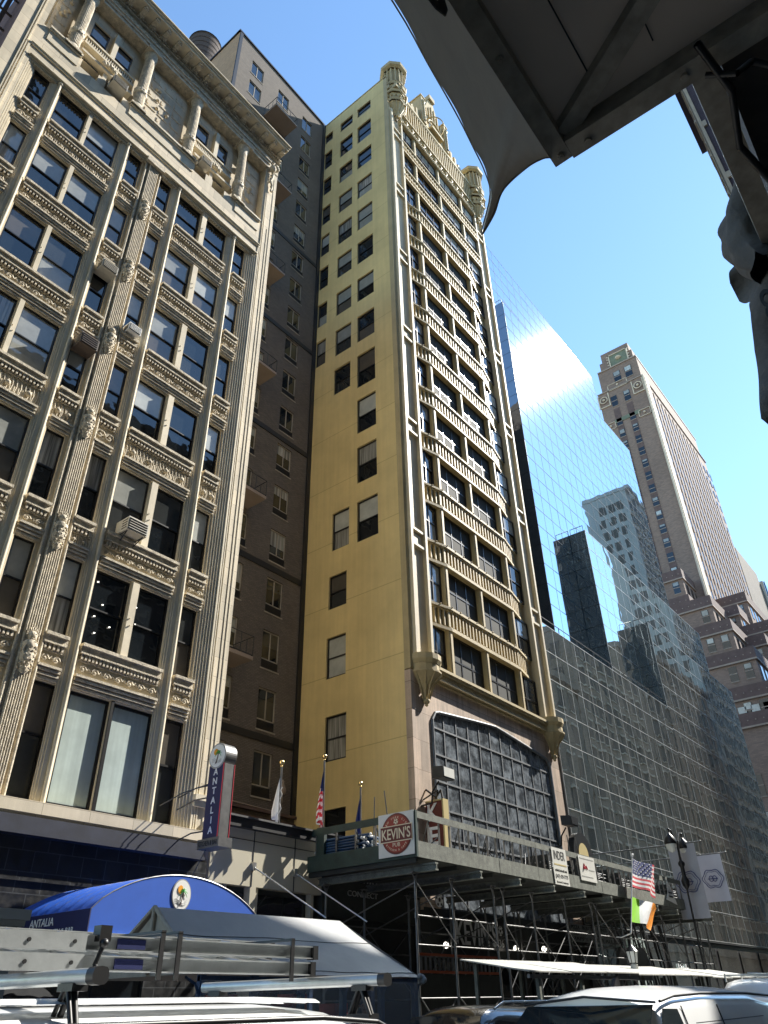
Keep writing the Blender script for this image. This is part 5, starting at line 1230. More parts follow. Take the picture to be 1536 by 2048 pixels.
w = MB(); w.box(1.2, 9.5, 0, 5.10, 11.8, 2.50); w.build('wall', 'hut_grey' if 'hut_grey' in M else 'opp_grey', GS)
w = MB(); w.box(1.15, 9.44, 2.50, 5.14, 11.86, 2.56); w.box(1.1, 9.38, 2.56, 5.16, 11.9, 2.67); w.box(1.18, 9.46, 2.40, 5.11, 11.8, 2.44); w.build('moulding', 'opp_grey', GS)
WS = thing('street_cafe_shelter', 'long low shelter with crooked white sheet roof under the sidewalk shed edge', 'shelter', (27, 11.2, 0))
w = MB(); rr = random.Random(3)
for i in range(9):
    x0 = 18.0+i*2.15; z = .015*(i % 3); sk = rr.uniform(-.02, .02)
    w.cut(); w.prism([(x0, 10.0, 2.24+z), (x0+2.2, 10.0, 2.25+z+sk), (x0+2.2+.9, 12.5, 2.62+z), (x0+.9, 12.5, 2.60+z+sk)], (0, 0, .03))
w.pieces('roof_sheet', 'corrugated', WS)
w = MB(); w.box(18.1, 10.05, 2.12, 24.5, 10.12, 2.20); w.build('edge_beam', 'galv_steel', WS)
w = MB()
for x in (18.6, 20.9, 23.4, 26.5, 29.6, 32.7, 35.8): w.cut(); w.box(x, 10.1, 0, x+.09, 10.19, 2.2); w.cut(); w.box(x+.6, 12.2, 0, x+.69, 12.29, 2.5)
w.pieces('post', 'shed_grey', WS)
w = MB(); w.box(18.4, 10.3, 0, 36.8, 10.36, 1.3); w.build('low_wall', 'shed_green', WS)
LN = thing('lantern', 'small white carriage lantern standing on the white sheet roof', 'lantern', (27.85, 11.5, 2.5))
w = MB(); w.lathe(27.85, 11.5, [(.13, 2.48), (.13, 2.62), (.07, 2.66)], 8, smooth=False); w.build('base', 'vinyl_white', LN)
w = MB(); w.lathe(27.85, 11.5, [(.15, 2.68), (.20, 3.0)], 8, smooth=False); w.build('glass', 'lamp_glass', LN)
w = MB(); w.lathe(27.85, 11.5, [(.22, 3.0), (.12, 3.12), (.05, 3.18), (.02, 3.26)], 8); 
for i in range(8): a = R(i*45); w.tube((27.85+.155*math.cos(a), 11.5+.155*math.sin(a), 2.66), (27.85+.205*math.cos(a), 11.5+.205*math.sin(a), 3.0), .012, 5)
w.build('cap', 'black_iron', LN)
w = MB(); w.prism([(32.0, 14, 2.3), (35.8, 14, 2.3), (35.4, 14, 3.48), (32.85, 14, 3.40)], (0, .12, 0)); tag(w.build('grey_hood', 'hut_dark' if 'hut_dark' in M else 'dark_grey_metal'), 'dark grey sloped metal hood behind the small lantern', 'hood')

# ------------------------------------------------------------------ inside the shed: pub front
t = thing('pub_sign', "black wall sign with big white letters KEVIN'S behind the scaffold", 'sign', (26.8, 16.9, 3.3))
w = MB(); w.box(25.2, 16.85, 3.28, 28.7, 16.95, 4.32); w.build('board', 'black_iron', t)
text('lettering', "KEVIN'S", (25.35, 16.84, 3.40), (1, 0, 0), UP, .80, 'white_text', t, w=2.75, depth=.03, bold=.01)
w = MB(); soccer(w, (28.4, 16.84, 3.95), (1, 0, 0), UP, .17); w.build('football', ['white_text', 'black_text'], t)
text('lettering', "36", (28.25, 16.84, 3.40), (1, 0, 0), UP, .26, 'white_text', t, depth=.02)
t = thing('football_sign', 'round football shaped sign hanging under the shed near its left end', 'sign', (23.2, 16.0, 4.6))
w = MB(); soccer(w, (23.15, 16.0, 4.58), (1, 0, 0), UP, .22, th=.03); w.build('ball_face', ['white_text', 'black_text'], t)
w = MB(); w.tube((23.15, 16.02, 4.78), (23.15, 16.02, 4.98), .015, 5); w.build('hanger', 'black_iron', t)
t = thing('menu_sign', 'wide pale menu board with black LATE BITES lettering behind the scaffold', 'sign', (37.3, 16.9, 3.9))
w = MB(); w.box(34.4, 16.86, 3.84, 40.3, 16.93, 4.52); w.build('board', 'opp_grey', t)
for k, s_ in enumerate(('PIZZA - BURGERS - WINGS - LATE BITES', 'WOOD FIRED PIZZA - 20 BEERS ON TAP', 'HAPPY HOUR ALL DAY')):
    text('lettering', s_, (34.55, 16.855, 4.33-k*.22), (1, 0, 0), UP, .14, 'black_text', t, w=5.5, depth=.01)
t = thing('wall_sign', 'dark sign reading SUGAR low on the wall behind the scaffold', 'sign', (35.2, 16.9, 2.7))
w = MB(); w.box(33.8, 16.88, 2.55, 37.0, 16.93, 3.3); w.build('board', 'black_iron', t); text('lettering', "SUGAR'S", (34.0, 16.87, 2.68), (1, 0, 0), UP, .45, 'grey_text', t, w=2.4, depth=.02)
t = thing('orange_balustrade', 'orange-red railing with many slim balusters behind the scaffold under the white letters', 'railing', (22.8, 15, 2.4))
w = MB(); w.box(20.5, 14.98, 2.86, 25.0, 15.04, 2.93); w.box(20.5, 14.98, 2.42, 25.0, 15.04, 2.49); w.build('rail', 'orange_rail', t)
w = MB()
for i in range(19): x = 20.6+i*.235; w.cut(); w.box(x, 14.99, 2.49, x+.07, 15.03, 2.86)
w.pieces('baluster', 'galv_steel', t)
w = MB(); w.box(20.5, 15.0, 0, 25.0, 15.1, 2.4); tag(w.build('pub_partition', 'shed_dark'), 'dark partition wall below the orange railing', 'partition')
for i, (x, z, lb) in enumerate(((24.16, 3.32, "left of the white letters"), (28.88, 3.37, "right of the white letters"), (31.12, 3.42, "farthest right, near the menu board"))):
    t = thing('globe_lamp', 'small lit spot lamp on the dark pub front, '+lb, 'lamp', (x, 16.5, z), 'lit lamps under the shed')
    w = MB(); w.ball((x, 16.5, z), .10, 10); w.build('bulb', 'led_bulb', t); w = MB(); w.path([(x, 16.55, z+.08), (x-.1, 16.7, z+.35), (x-.05, 17.0, z+.4)], .018, 6); w.build('arm', 'black_iron', t)
# poles bundled behind the lantern and pale shop glass
t = thing('leaning_poles', 'cluster of dark poles leaning under the far end of the shed', 'poles', (37, 14.5, 0))
w = MB()
for k in range(12): x = 34.8+k*.42; w.cut(); w.tube((x+1.2, 14.6, 0.3), (x-.3+random.uniform(-.3, .3), 14.6+random.uniform(-.2, .2), 4.5), .04, 6)
w.pieces('pole', 'dark_grey_metal', t)
t = thing('pale_shop_window', 'pale lit shop window slab seen past the far end of the scaffold', 'shop window', (42, 16.8, 0))
w = MB(); w.box(40.6, 16.75, .5, 42.8, 16.8, 4.4); w.build('glass', 'frost_lit', t); w = MB(); w.box(40.5, 16.7, .4, 40.6, 16.85, 4.5); w.box(42.8, 16.7, .4, 42.9, 16.85, 4.5); w.box(40.6, 16.7, 4.4, 42.8, 16.85, 4.5); w.build('frame', 'dark_grey_metal', t)

# ------------------------------------------------------------------ flags and banners
def flagmesh(parent, pole_a, pole_b, fly_t, fly_b, nu, nv, colf, mats, amp=.12, name='flag_cloth', waves=2.3, sag=.15):
    a, b, c, d = (Vector(p) for p in (pole_a, pole_b, fly_t, fly_b))   # hoist top/bottom, fly top/bottom
    w = MB()
    def P(u, v):
        p = a.lerp(c, u).lerp(b.lerp(d, u), v); p.y += amp*math.sin(u*math.pi*waves+v*1.3)*min(1, u*2.5); p.z -= sag*u*u*(1-.3*v)-0.03*math.sin(u*9+v*2)*u; p.x += .05*math.sin(v*5+u*4)*u; return p
    for i in range(nu):
        for j in range(nv):
            w.add([P(i/nu, j/nv), P((i+1)/nu, j/nv), P((i+1)/nu, (j+1)/nv), P(i/nu, (j+1)/nv)], [(0, 1, 2, 3)], colf((i+.5)/nu, (j+.5)/nv), True)
    w.build(name, mats, parent); return P
FP = thing('flagpole', 'slanted white pole carrying the US flag above the Irish flag in front of the shed', 'flagpole', (30.6, 12.5, 3.8))
w = MB(); w.tube((32.05, 12.5, 6.5), (30.5, 12.5, 3.7), .022, 7); w.ball((32.07, 12.5, 6.55), .06, 8); w.tube((30.5, 12.5, 3.7), (30.5, 12.9, 3.6), .02, 6); w.tube((30.5, 12.9, 3.6), (30.5, 13.1, 3.62), .02, 6); w.build('pole', 'white_paint', FP)
US = thing('us_flag', 'bright stars and stripes flag flying in front of the shed rail above the Irish flag', 'flag', (31.7, 12.5, 5.4))
Pu = flagmesh(US, (32.0, 12.5, 6.42), (31.42, 12.5, 5.36), (34.05, 12.3, 6.34), (33.6, 12.35, 5.22), 30, 13, lambda u, v: 2 if (u < .62 and v < 7/13) else (0 if int(v*13) % 2 == 0 else 1), ['flag_red', 'flag_white', 'flag_navy'], amp=.16)
w = MB()
for r_ in range(6):
    for c_ in range(6):
        p = Pu(.06+c_*.095+(.045 if r_ % 2 else 0), .045+r_*.085); w.ball((p.x, p.y-.012, p.z), .028, 5)
o = w.build('stars', 'flag_white', US); o['kind'] = 'stuff'
IR = thing('irish_flag', 'bright green white and orange flag hanging below the US flag in front of the shed', 'flag', (31, 12.5, 4.2))
flagmesh(IR, (31.2, 12.5, 4.97), (30.72, 12.5, 4.1), (33.5, 12.35, 4.95), (32.5, 12.4, 4.1), 30, 10, lambda u, v: 0 if u < .33 else (1 if u < .62+.1*v else 2), ['flag_green', 'flag_white', 'flag_orange'], amp=.14, sag=.25)
def furled(x, y, z0, z1, cols, label, cat, nm, wd=.34, grp=None):
    t = thing(nm, label, cat, (x, y, z0), grp)
    w = MB(); w.tube((x, y, 6.1), (x, y, z1), .03, 8); w.build('pole', 'galv_steel', t); w = MB(); w.ball((x, y, z1+.08), .08, 10); w.ball((x, y, z1-.03), .04, 8); w.build('finial', 'gold_ball', t)
    w = MB(); H = z1-.35-z0
    def f(u, v): 
        sp = wd*(v**.8)*(1-.25*max(0, v-.85)/.15); k = math.sin(u*math.pi*3.4); return (x-.02-sp*u*.95, y+.10*k*v, z1-.35-H*v*(1-.10*u)+.03*math.sin(u*8))
    n = 36
    for i in range(n):
        for j in range(n): 
            u0, u1, v0, v1 = i/n, (i+1)/n, j/n, (j+1)/n; mi = cols(u0+.5/n, v0+.5/n)
            w.add([f(u0, v0), f(u1, v0), f(u1, v1), f(u0, v1)], [(0, 1, 2, 3)], mi, True)
    w.build('flag_cloth', ['flag_white', 'flag_red', 'flag_navy', 'grey_text'], t); return t
furled(15.98, 16.5, 6.1, 7.72, lambda u, v: 0, 'limp white flag with faint grey print on the annex roof', 'flag', 'white_flag')
w = MB(); w.path([(15.84, 16.36, 6.7), (15.92, 16.36, 6.85), (15.84, 16.36, 6.95), (15.92, 16.36, 7.05)], .015, 5); w.path([(15.80, 16.36, 6.3), (15.9, 16.36, 6.45), (15.82, 16.36, 6.6)], .02, 5); w.build('print', 'grey_text', bpy.data.objects['white_flag'])
furled(17.86, 16.5, 6.2, 8.28, lambda u, v: 2 if v < .38 else (1 if int(v*15+u*2.2) % 2 else 0), 'limp furled US flag against the yellow wall', 'flag', 'furled_us_flag')
furled(19.66, 16.5, 6.2, 7.76, lambda u, v: 2 if (u*9) % 3 > .7 else 0, 'limp dark blue and white flag by the pipes, right of the furled US flag', 'flag', 'blue_flag', wd=.30)
def shopbanner(x, y_in, y_out, yb0, yb1, zt, zbot, mt, label):
    t = thing('street_banner', label, 'banner', (x, (yb0+yb1)/2, zbot))
    w = MB(); w.tube((x, 17.0, zt+.06), (x, y_out, zt+.02), .035, 8); w.ball((x, y_out, zt+.02), .06, 8); w.build('pole', 'galv_steel', t)
    w = MB(); w.grid(lambda u, v: (x-.02+.05*math.sin(u*5+v*3)*v, yb1+(yb0-yb1)*u, zt-(zt-zbot)*v), 14, 20); w.build('cloth', mt, t)
    cy, cz = (yb0+yb1)/2, zt-(zt-zbot)*.52; w = MB(); xx = x-.11; r = abs(yb1-yb0)*.42
    def ov(k, n=28): return [(xx, cy-r*k*math.cos(2*math.pi*i/n)*(1+.06*math.cos(8*math.pi*i/n*1.5)), cz+r*k*.82*math.sin(2*math.pi*i/n)*(1+.10*math.cos(12*math.pi*i/n))) for i in range(n+1)]
    w.path(ov(1.0), .016, 5); w.path(ov(.80), .010, 5)
    for sy in (-1, 1): w.path([(xx, cy+sy*r*.18+r*.2*math.cos(R(a)), cz+r*.26*math.sin(R(a))) for a in range(0, 361, 40)], .014, 5)
    w.path([(xx, cy-r*.5, cz), (xx, cy+r*.5, cz)], .014, 5); w.build('emblem', 'flag_navy', t)
    return t
shopbanner(38.2, 17, 11.56, 11.85, 13.12, 7.68, 4.6, 'banner_grey', 'long grey street banner with ornate oval emblem, behind the twin lamps')
shopbanner(41.0, 17, 11.34, 11.6, 12.75, 7.50, 5.45, 'banner_pale', 'pale lilac street banner with ornate emblem, farther and shorter than the grey one')
# twin lantern street lamp
LX = 37.5
SL = thing('street_lamp', 'black ornate twin-lantern street lamp in front of the grey banner', 'street lamp', (LX, 12.4, 0))
w = MB(); w.lathe(LX, 12.4, [(.12, 0), (.10, .6), (.05, .8), (.04, 5.695), (.16, 5.882), (.18, 6.068), (.12, 6.207), (.09, 6.253), (.09, 6.626), (.15, 6.718), (.15, 6.812), (.06, 6.905), (.05, 7.649)], 12); w.build('post', 'black_iron', SL)
for sx in (-1, 1):
    xl = LX+sx*.86
    w = MB(); w.path([(LX, 12.4, 7.091), (LX+sx*.15, 12.4, 7.741), (LX+sx*.5, 12.4, 8.132), (xl-sx*.1, 12.4, 8.132), (xl, 12.4, 7.928)], .035, 7); w.ball((xl-sx*.05, 12.4, 8.132), .06, 8); w.build('arm', 'black_iron', SL)
    w = MB(); w.lathe(xl, 12.4, [(.04, 7.974), (.09, 7.909), (.20, 7.788), (.27, 7.63), (.28, 7.509), (.26, 7.49)], 14); w.build('hood', 'black_iron', SL)
    w = MB(); w.lathe(xl, 12.4, [(.24, 7.49), (.22, 7.351), (.14, 7.202), (.01, 7.137)], 14); w.build('globe', 'lamp_glass', SL)

# ------------------------------------------------------------------ vehicles
def loft(mb, secs_, mi=0, smooth=True, cap=True):
    n = len(secs_[0]); vs = [p for s_ in secs_ for p in s_]
    fs = [(i*n+j, i*n+j+1, (i+1)*n+j+1, (i+1)*n+j) for i in range(len(secs_)-1) for j in range(n-1)]
    mb.add(vs, fs, mi, smooth)
    if cap: mb.add(secs_[0], [tuple(range(n))], mi); mb.add(secs_[-1], [tuple(range(n))[::-1]], mi)
def wheels(t, xs_, y0, y1, r=.35, z0=-.15):
    for x in xs_:
        for y, s_ in ((y0, 1), (y1, -1)):
            w = MB(); w.tube((x, y, z0+r), (x, y+s_*.24, z0+r), r, 24); o = w.build('wheel', 'tyre', t)
            w = MB(); w.tube((x, y-s_*.01, z0+r), (x, y+s_*.02, z0+r), r*.62, 16); w.build('rim', 'steel_bright', o)
def section(x, y0, y1, zb, zs, zr, inset, crown=.06):
    yc = (y0+y1)/2; h = (y1-y0)/2; pts = [(x, y0, zb), (x, y0-.02, (zb+zs)/2), (x, y0, zs), (x, y0+inset*.7, zs+(zr-zs)*.75), (x, y0+inset+.04, zr-.05)]
    for k in range(1, 8): t = k/8; yy = y0+inset+.12+(2*h-2*inset-.24)*t; pts.append((x, yy, zr+crown*(1-(2*t-1)**2)-.01))
    return pts+[(x, y1-inset-.04, zr-.05), (x, y1-inset*.7, zs+(zr-zs)*.75), (x, y1, zs), (x, y1+.02, (zb+zs)/2), (x, y1, zb)]
# right: white cargo van facing the camera's left
V1 = thing('cargo_van', 'white full-size cargo van at bottom right with dark windscreen and roof antenna', 'van', (12, 4.85, -.15))
Y0, Y1 = 3.80, 5.84
w = MB(); loft(w, [section(x, Y0+d, Y1-d, .15, zs, zr, ins, cr) for x, d, zs, zr, ins, cr in ((8.0, .12, .55, .80, .06, .02), (8.15, .02, .75, .93, .06, .03), (9.25, 0, .98, 1.10, .08, .04))])
loft(w, [section(x, Y0, Y1, .15, 1.05, zr, ins, cr) for x, zr, ins, cr in ((9.25, 1.10, .06, .05), (9.4, 1.18, .07, .05))], cap=False)
loft(w, [section(x, Y0, Y1, .15, 1.02, zr, ins, cr) for x, zr, ins, cr in ((10.02, 1.60, .16, .09), (10.2, 1.66, .16, .09), (10.6, 1.70, .16, .10), (11.6, 1.725, .16, .10), (13.6, 1.72, .16, .10), (14.9, 1.68, .16, .09), (15.2, 1.58, .2, .06), (15.35, 1.0, .1, .0))])
w.build('body', 'van_white', V1)
w = MB(); w.prism([(9.32, Y0+.10, 1.14), (9.32, Y1-.10, 1.14), (10.0, Y1-.20, 1.60), (10.0, Y0+.20, 1.60)], (.04, 0, .0)); w.build('windscreen', 'auto_glass', V1)
for yy in (Y0, Y1):
    w = MB(); s_ = 1 if yy == Y0 else -1; w.prism([(9.45, yy-s_*.012, 1.08), (10.55, yy-s_*.012, 1.08), (10.55, yy+s_*.125, 1.55), (10.12, yy+s_*.135, 1.56)], (0, -s_*.01, 0)); w.build('side_window', 'auto_glass', V1)
w = MB(); w.path([(10.1, Y0+.14, 1.63), (10.6, Y0+.155, 1.68), (11.6, Y0+.165, 1.705), (13.6, Y0+.165, 1.70), (14.9, Y0+.165, 1.66)], .018, 6); w.path([(10.02, Y0+.16, 1.62), (9.95, 4.82, 1.69), (10.02, Y1-.16, 1.62)], .014, 6); w.build('roof_gutter', 'rubber_black', V1)
w = MB(); w.path([(10.68, Y0-.01, .3), (10.68, Y0-.01, 1.05), (10.68, Y0+.115, 1.58)], .008, 5); w.path([(12.0, Y0-.01, .3), (12.0, Y0-.01, 1.05), (12.0, Y0+.115, 1.58)], .008, 5); w.path([(10.95, Y0+.06, 1.4), (13.8, Y0+.06, 1.42)], .006, 5); w.build('door_gap', 'rubber_black', V1)
w = MB(); w.prism([(10.95, 4.86, 1.76), (11.2, 4.86, 1.77), (11.16, 4.86, 1.90), (11.08, 4.86, 1.90)], (0, .05, 0)); w.box(10.92, 4.82, 1.755, 11.25, 4.95, 1.80); w.build('antenna', 'rubber_black', V1)
wheels(V1, (8.75, 13.9), Y0, Y1)
for y in (Y0+.25, Y1-.25): w = MB(); w.box(7.97, y-.12, .55, 8.05, y+.12, .75); w.build('headlight', 'lamp_glass', V1)
# left: silver-white van with ladder rack
V2 = thing('ladder_van', 'white van with ribbed roof at bottom left carrying a ladder rack', 'van', (2.0, 4.3, -.15))
Y0, Y1 = 3.28, 5.15
w = MB(); loft(w, [section(x, Y0+d, Y1-d, .15, .95, zr, ins, cr) for x, d, zr, ins, cr in ((-1.2, 0, 1.62, .12, .06), (-.8, 0, 1.635, .12, .06), (3.6, 0, 1.63, .12, .07), (4.05, 0, 1.605, .13, .06), (4.4, .02, 1.54, .16, .04), (4.62, .04, 1.38, .18, .02), (4.75, .06, .9, .1, .0))])
w.build('body', 'van_white', V2)
w = MB()
for k, y in enumerate((3.65, 3.95, 4.25, 4.55, 4.85)): w.cut(); w.grid(lambda u, v: (-.9+4.8*u, y-.06+.12*v, 1.64+(.055 if abs(y-4.2) < .8 else .02)-.012+.022*math.sin(math.pi*v)-.03*max(0, u-.9)*10*.4), 20, 6)
w.pieces('roof_rib', 'van_white', V2)
w = MB(); w.box(4.48, 3.6, 1.0, 4.70, 4.85, 1.35); w.build('rear_window', 'auto_glass', V2)
w = MB(); w.box(-.5, Y0-.005, 1.0, 1.2, Y0+.02, 1.4); w.build('side_window', 'auto_glass', V2)
w = MB(); w.path([(-1.0, Y0+.10, 1.60), (3.7, Y0+.10, 1.60), (4.2, Y0+.12, 1.57), (4.45, Y0+.15, 1.50)], .014, 6); w.build('drip_rail', 'rubber_black', V2)
wheels(V2, (-.4, 3.6), Y0, Y1)
RK = thing('roof_rack', 'pair of silver ladder-rack crossbars on black feet on the left van', 'roof rack', (3.2, 4.2, 1.6))
for x in (2.24, 4.28):
    w = MB(); n = 12
    def sec(y): return [(x+.028*math.copysign(abs(math.cos(2*math.pi*i/n))**.7, math.cos(2*math.pi*i/n))*1.35, y, 1.785+.027*math.copysign(abs(math.sin(2*math.pi*i/n))**.7, math.sin(2*math.pi*i/n))*1.2) for i in range(n+1)]
    loft(w, [sec(3.40), sec(5.1)]); w.build('crossbar', 'aluminium', RK)
    w = MB(); loft(w, [[(p[0]+(p[0]-x)*.12, p[1], 1.785+(p[2]-1.785)*1.12) for p in sec(3.375)], [(p[0]+(p[0]-x)*.12, p[1], 1.785+(p[2]-1.785)*1.12) for p in sec(3.43)]]); w.build('end_cap', 'rubber_black', RK)
    for y in (3.58, 4.95):
        w = MB(); w.box(x-.04, y-.06, 1.73, x+.04, y+.06, 1.76)
        for s_ in (-1, 1): w.tube((x, y+s_*.01, 1.745), (x+.0, y+s_*.075, 1.60), .016, 6); w.tube((x-.03, y+s_*.01, 1.745), (x-.03, y+s_*.085, 1.60), .012, 6)
        w.box(x-.05, y-.09, 1.585, x+.05, y+.09, 1.61); w.build('foot', 'rubber_black', RK)
LD = thing('ladder', 'long aluminium extension ladder strapped flat on the left van roof rack, upper section on top', 'ladder', (2, 4, 1.85))
def rail(mb, x0, x1, y, z, h=.060, mi=0):     # C-channel seen from the side
    mb.box(x0, y, z, x1, y+.006, z+h, mi); mb.box(x0, y-.022, z+h, x1, y+.03, z+h+.006, mi); mb.box(x0, y-.022, z-.006, x1, y+.03, z, mi)
for nm, z, xr in (('upper_section', 1.925, 4.25), ('lower_section', 1.832, 4.23)):
    w = MB(); rail(w, -2.5, xr, 4.0, z); o = w.build('near_rail', 'aluminium', LD)
    w = MB(); rail(w, -2.5, xr, 4.42, z+.048); w.build('far_rail', 'aluminium', LD)
    w = MB(); x = -2.2
    while x < xr-.1: 
        w.cut(); w.tube((x, 4.004, z+.04), (x, 4.42, z+.10), .017, 8); x += .30
    w.pieces('rung', 'steel_bright', LD)
    w = MB(); w.box(xr-.01, 3.972, z-.010, xr+.035, 4.035, z+.070); w.box(xr-.01, 4.395, z+.04, xr+.035, 4.455, z+.118); w.build('end_cap', 'rubber_black', LD)
    w = MB(); w.box(2.72, 3.99, z+.006, 2.90, 3.999, z+.054, 0); w.build('label_sticker', 'sticker_navy', LD)
    w = MB(); w.box(-2.5, 3.972, z-.009, 2.52, 3.977, z+.069); o = w.build('rail_sleeve', 'aluminium', LD)
    w = MB()
    for x in (1.95, 2.20, 2.45, 1.70): w.lathe(0, 0, [(.001, 0)], 3) if False else w.tube((x, 3.966, z+.03), (x, 3.972, z+.03), .010, 10)
    w.build('rivet_hole', 'rubber_black', LD)
for x, dx in ((2.98, .0), (3.10, .0), (4.02, 0)):
    w = MB(); w.box(x, 3.965, 1.79, x+.03, 3.975, 2.02); w.box(x, 3.965, 2.015, x+.03, 4.46, 2.03); w.build('strap', 'rubber_black', LD)
for x in (2.58,): w = MB(); w.box(x, 3.955, 1.96, x+.07, 4.02, 2.035); w.ball((x+.03, 3.95, 1.95), .025, 7); w.path([(x+.03, 3.95, 1.95), (x+.0, 3.96, 1.85), (x+.02, 3.9, 1.80)], .012, 6); w.build('clamp', 'black_iron', LD)
# dark SUV behind, white box truck at right edge
V3 = thing('black_suv', 'dark SUV roof peeking out left of the white cargo van', 'car', (12.2, 7.2, -.15))
Y0, Y1 = 6.5, 8.3
w = MB(); loft(w, [section(x, Y0+d, Y1-d, .1, .85, zr, ins, .04) for x, d, zr, ins in ((9.2, .08, .85, .05), (10.2, 0, .95, .08), (10.75, .05, 1.50, .2), (11.1, .05, 1.60, .2), (12.6, .05, 1.60, .2), (13.4, .05, 1.4, .2), (13.8, .05, .9, .1))]); w.build('body', 'car_black', V3)
w = MB(); w.prism([(10.25, Y0+.2, .99), (10.25, Y1-.2, .99), (10.72, Y1-.3, 1.5), (10.72, Y0+.3, 1.5)], (.02, 0, 0)); w.build('windscreen', 'auto_glass', V3)
w = MB(); w.path([(10.9, Y0+.18, 1.58), (11.2, Y0+.2, 1.66), (12.6, Y0+.2, 1.66), (12.8, Y0+.2, 1.6)], .016, 6); w.build('roof_rail', 'steel_bright', V3)
wheels(V3, (10.0, 13.0), Y0, Y1, .36)
V4 = thing('box_truck', 'white truck roof with rack at the right edge beyond the cargo van', 'truck', (33.5, 9, -.15))
w = MB(); loft(w, [section(x, 8.0, 10.0, .3, 1.2, zr, .12, .08) for x, zr in ((30.8, 1.3), (31.2, 1.9), (31.8, 2.12), (34.5, 2.15), (37, 2.15))]); w.build('body', 'van_white', V4)
w = MB(); w.prism([(30.95, 8.15, 1.35), (30.95, 9.85, 1.35), (31.2, 9.8, 1.88), (31.2, 8.2, 1.88)], (.02, 0, 0)); w.build('windscreen', 'auto_glass', V4)
w = MB()
for y in (8.2, 9.0, 9.8): w.tube((31.6, y, 2.34), (36.5, y, 2.34), .03, 6)
for x in (31.6, 33.5, 35.5): w.tube((x, 8.2, 2.30), (x, 9.8, 2.30), .03, 6); w.tube((x, 8.2, 2.1), (x, 8.2, 2.34), .03, 6); w.tube((x, 9.8, 2.1), (x, 9.8, 2.34), .03, 6)
w.build('roof_rack', 'vinyl_white', V4); wheels(V4, (31.9, 35.8), 8.0, 10.0, .42)

# ------------------------------------------------------------------ canopy over the camera
CN = thing('vendor_canopy', 'dark grey vendor canopy with metal frame and drooping valance overhead', 'canopy', (.2, 0, 3))
ZC = 3.0
w = MB(); w.box(-1.6, -.36, ZC+.015, .858, .226, ZC+.03); w.build('underside_cloth', 'canopy_underside', CN)
def bar(mb, a, b, wd=.035, h=.05):
    a = Vector(a); b = Vector(b); d = (b-a).normalized(); n_ = Vector((-d.y, d.x, 0))*wd/2; z = Vector((0, 0, h))
    vs = [a-n_, a+n_, b+n_, b-n_]; mb.add([tuple(p) for p in vs]+[tuple(p+z) for p in vs], [(0, 3, 2, 1), (4, 5, 6, 7), (0, 1, 5, 4), (1, 2, 6, 5), (2, 3, 7, 6), (3, 0, 4, 7)])
w = MB(); bar(w, (-1.6, .213, ZC-.03), (.855, .213, ZC-.03)); w.cut(); bar(w, (.84, .195, ZC-.03), (.855, -.40, ZC-.03), .04); w.cut(); bar(w, (.82, .19, ZC-.012), (.60, -.20, ZC-.012), .035, .03)
w.cut(); bar(w, (.84, -.048, ZC-.02), (3.2, -.048, ZC-.02), .042); w.pieces('frame_bar', 'canopy_frame', CN)
hem = [(-1.4, .235, 2.70), (-.4, .235, 2.70), (.15, .235, 2.70), (.348, .237, 2.70), (.44, .246, 2.70), (.52, .254, 2.70), (.575, .262, 2.70), (.622, .270, 2.70), (.66, .285, 2.70), (.71, .333, 2.70), (.715, .31, 2.735), (.72, .285, 2.79), (.76, .255, 2.87), (.80, .235, 2.93), (.845, .228, 2.985)]
top_ = [(-1.4, .226, 3.01), (-.4, .226, 3.01), (.15, .226, 3.01), (.36, .226, 3.01), (.46, .226, 3.01), (.54, .226, 3.01), (.60, .226, 3.01), (.65, .226, 3.01), (.69, .226, 3.01), (.72, .226, 3.01), (.75, .226, 3.01), (.78, .226, 3.01), (.80, .226, 3.01), (.825, .226, 3.01), (.85, .226, 3.01)]
def cr(P_, t):
    n = len(P_)-1; i = min(int(t*n), n-1); f_ = t*n-i; p0, p1, p2, p3 = (Vector(P_[max(0, min(n, j))]) for j in (i-1, i, i+1, i+2))
    return .5*((2*p1)+(-p0+p2)*f_+(2*p0-5*p1+4*p2-p3)*f_*f_+(-p0+3*p1-3*p2+p3)*f_**3)
w = MB()
def vf(u, v):
    a = cr(top_, u); b = cr(hem, u); p = a.lerp(b, v); p.y += .008*math.sin(v*math.pi)*min(1, max(0, u-.2)*3)+.0012*math.sin(u*50)*v; return tuple(p)
w.grid(vf, 90, 12); w.build('valance', 'canvas_taupe', CN)
w = MB()
for y in (-.24, -.12, .0, .11): w.cut(); w.path([(-1.5+i*.12, y, ZC+.012+.002*math.sin(i*2.1)) for i in range(20)], .0018, 4)
w.pieces('cloth_seam', 'canvas_dark', CN)
w = MB()
for x in (.30, .62, .84): w.cut(); w.tube((x, .213, ZC-.036), (x, .213, ZC-.028), .007, 8); w.tube((x, .213, ZC-.040), (x, .213, ZC-.036), .004, 6)
for y in (.16, -.02, -.2): w.cut(); w.tube((.845, y, ZC-.036), (.845, y, ZC-.028), .007, 8)
w.pieces('bolt', 'canopy_frame', CN)
w = MB(); w.path([cr(hem, i/60)+Vector((0, .002, .004)) for i in range(61)], .0013, 4); w.build('hem_cord', 'canopy_frame', CN)
w = MB(); w.path([(.86, -.05, 2.96), (.87, -.09, 2.93), (.90, -.12, 2.98), (.93, -.16, 2.95)], .006, 6); w.cut(); w.path([(.80, -.055, 2.96), (.90, -.075, 2.94), (1.02, -.055, 2.95), (1.2, -.10, 2.94)], .007, 6); w.pieces('tie_strap', 'black_iron', CN)
text('lettering', 'D', (.33, .222, 2.80), (1, 0, 0), UP, .15, 'canvas_dark', CN, depth=.002)
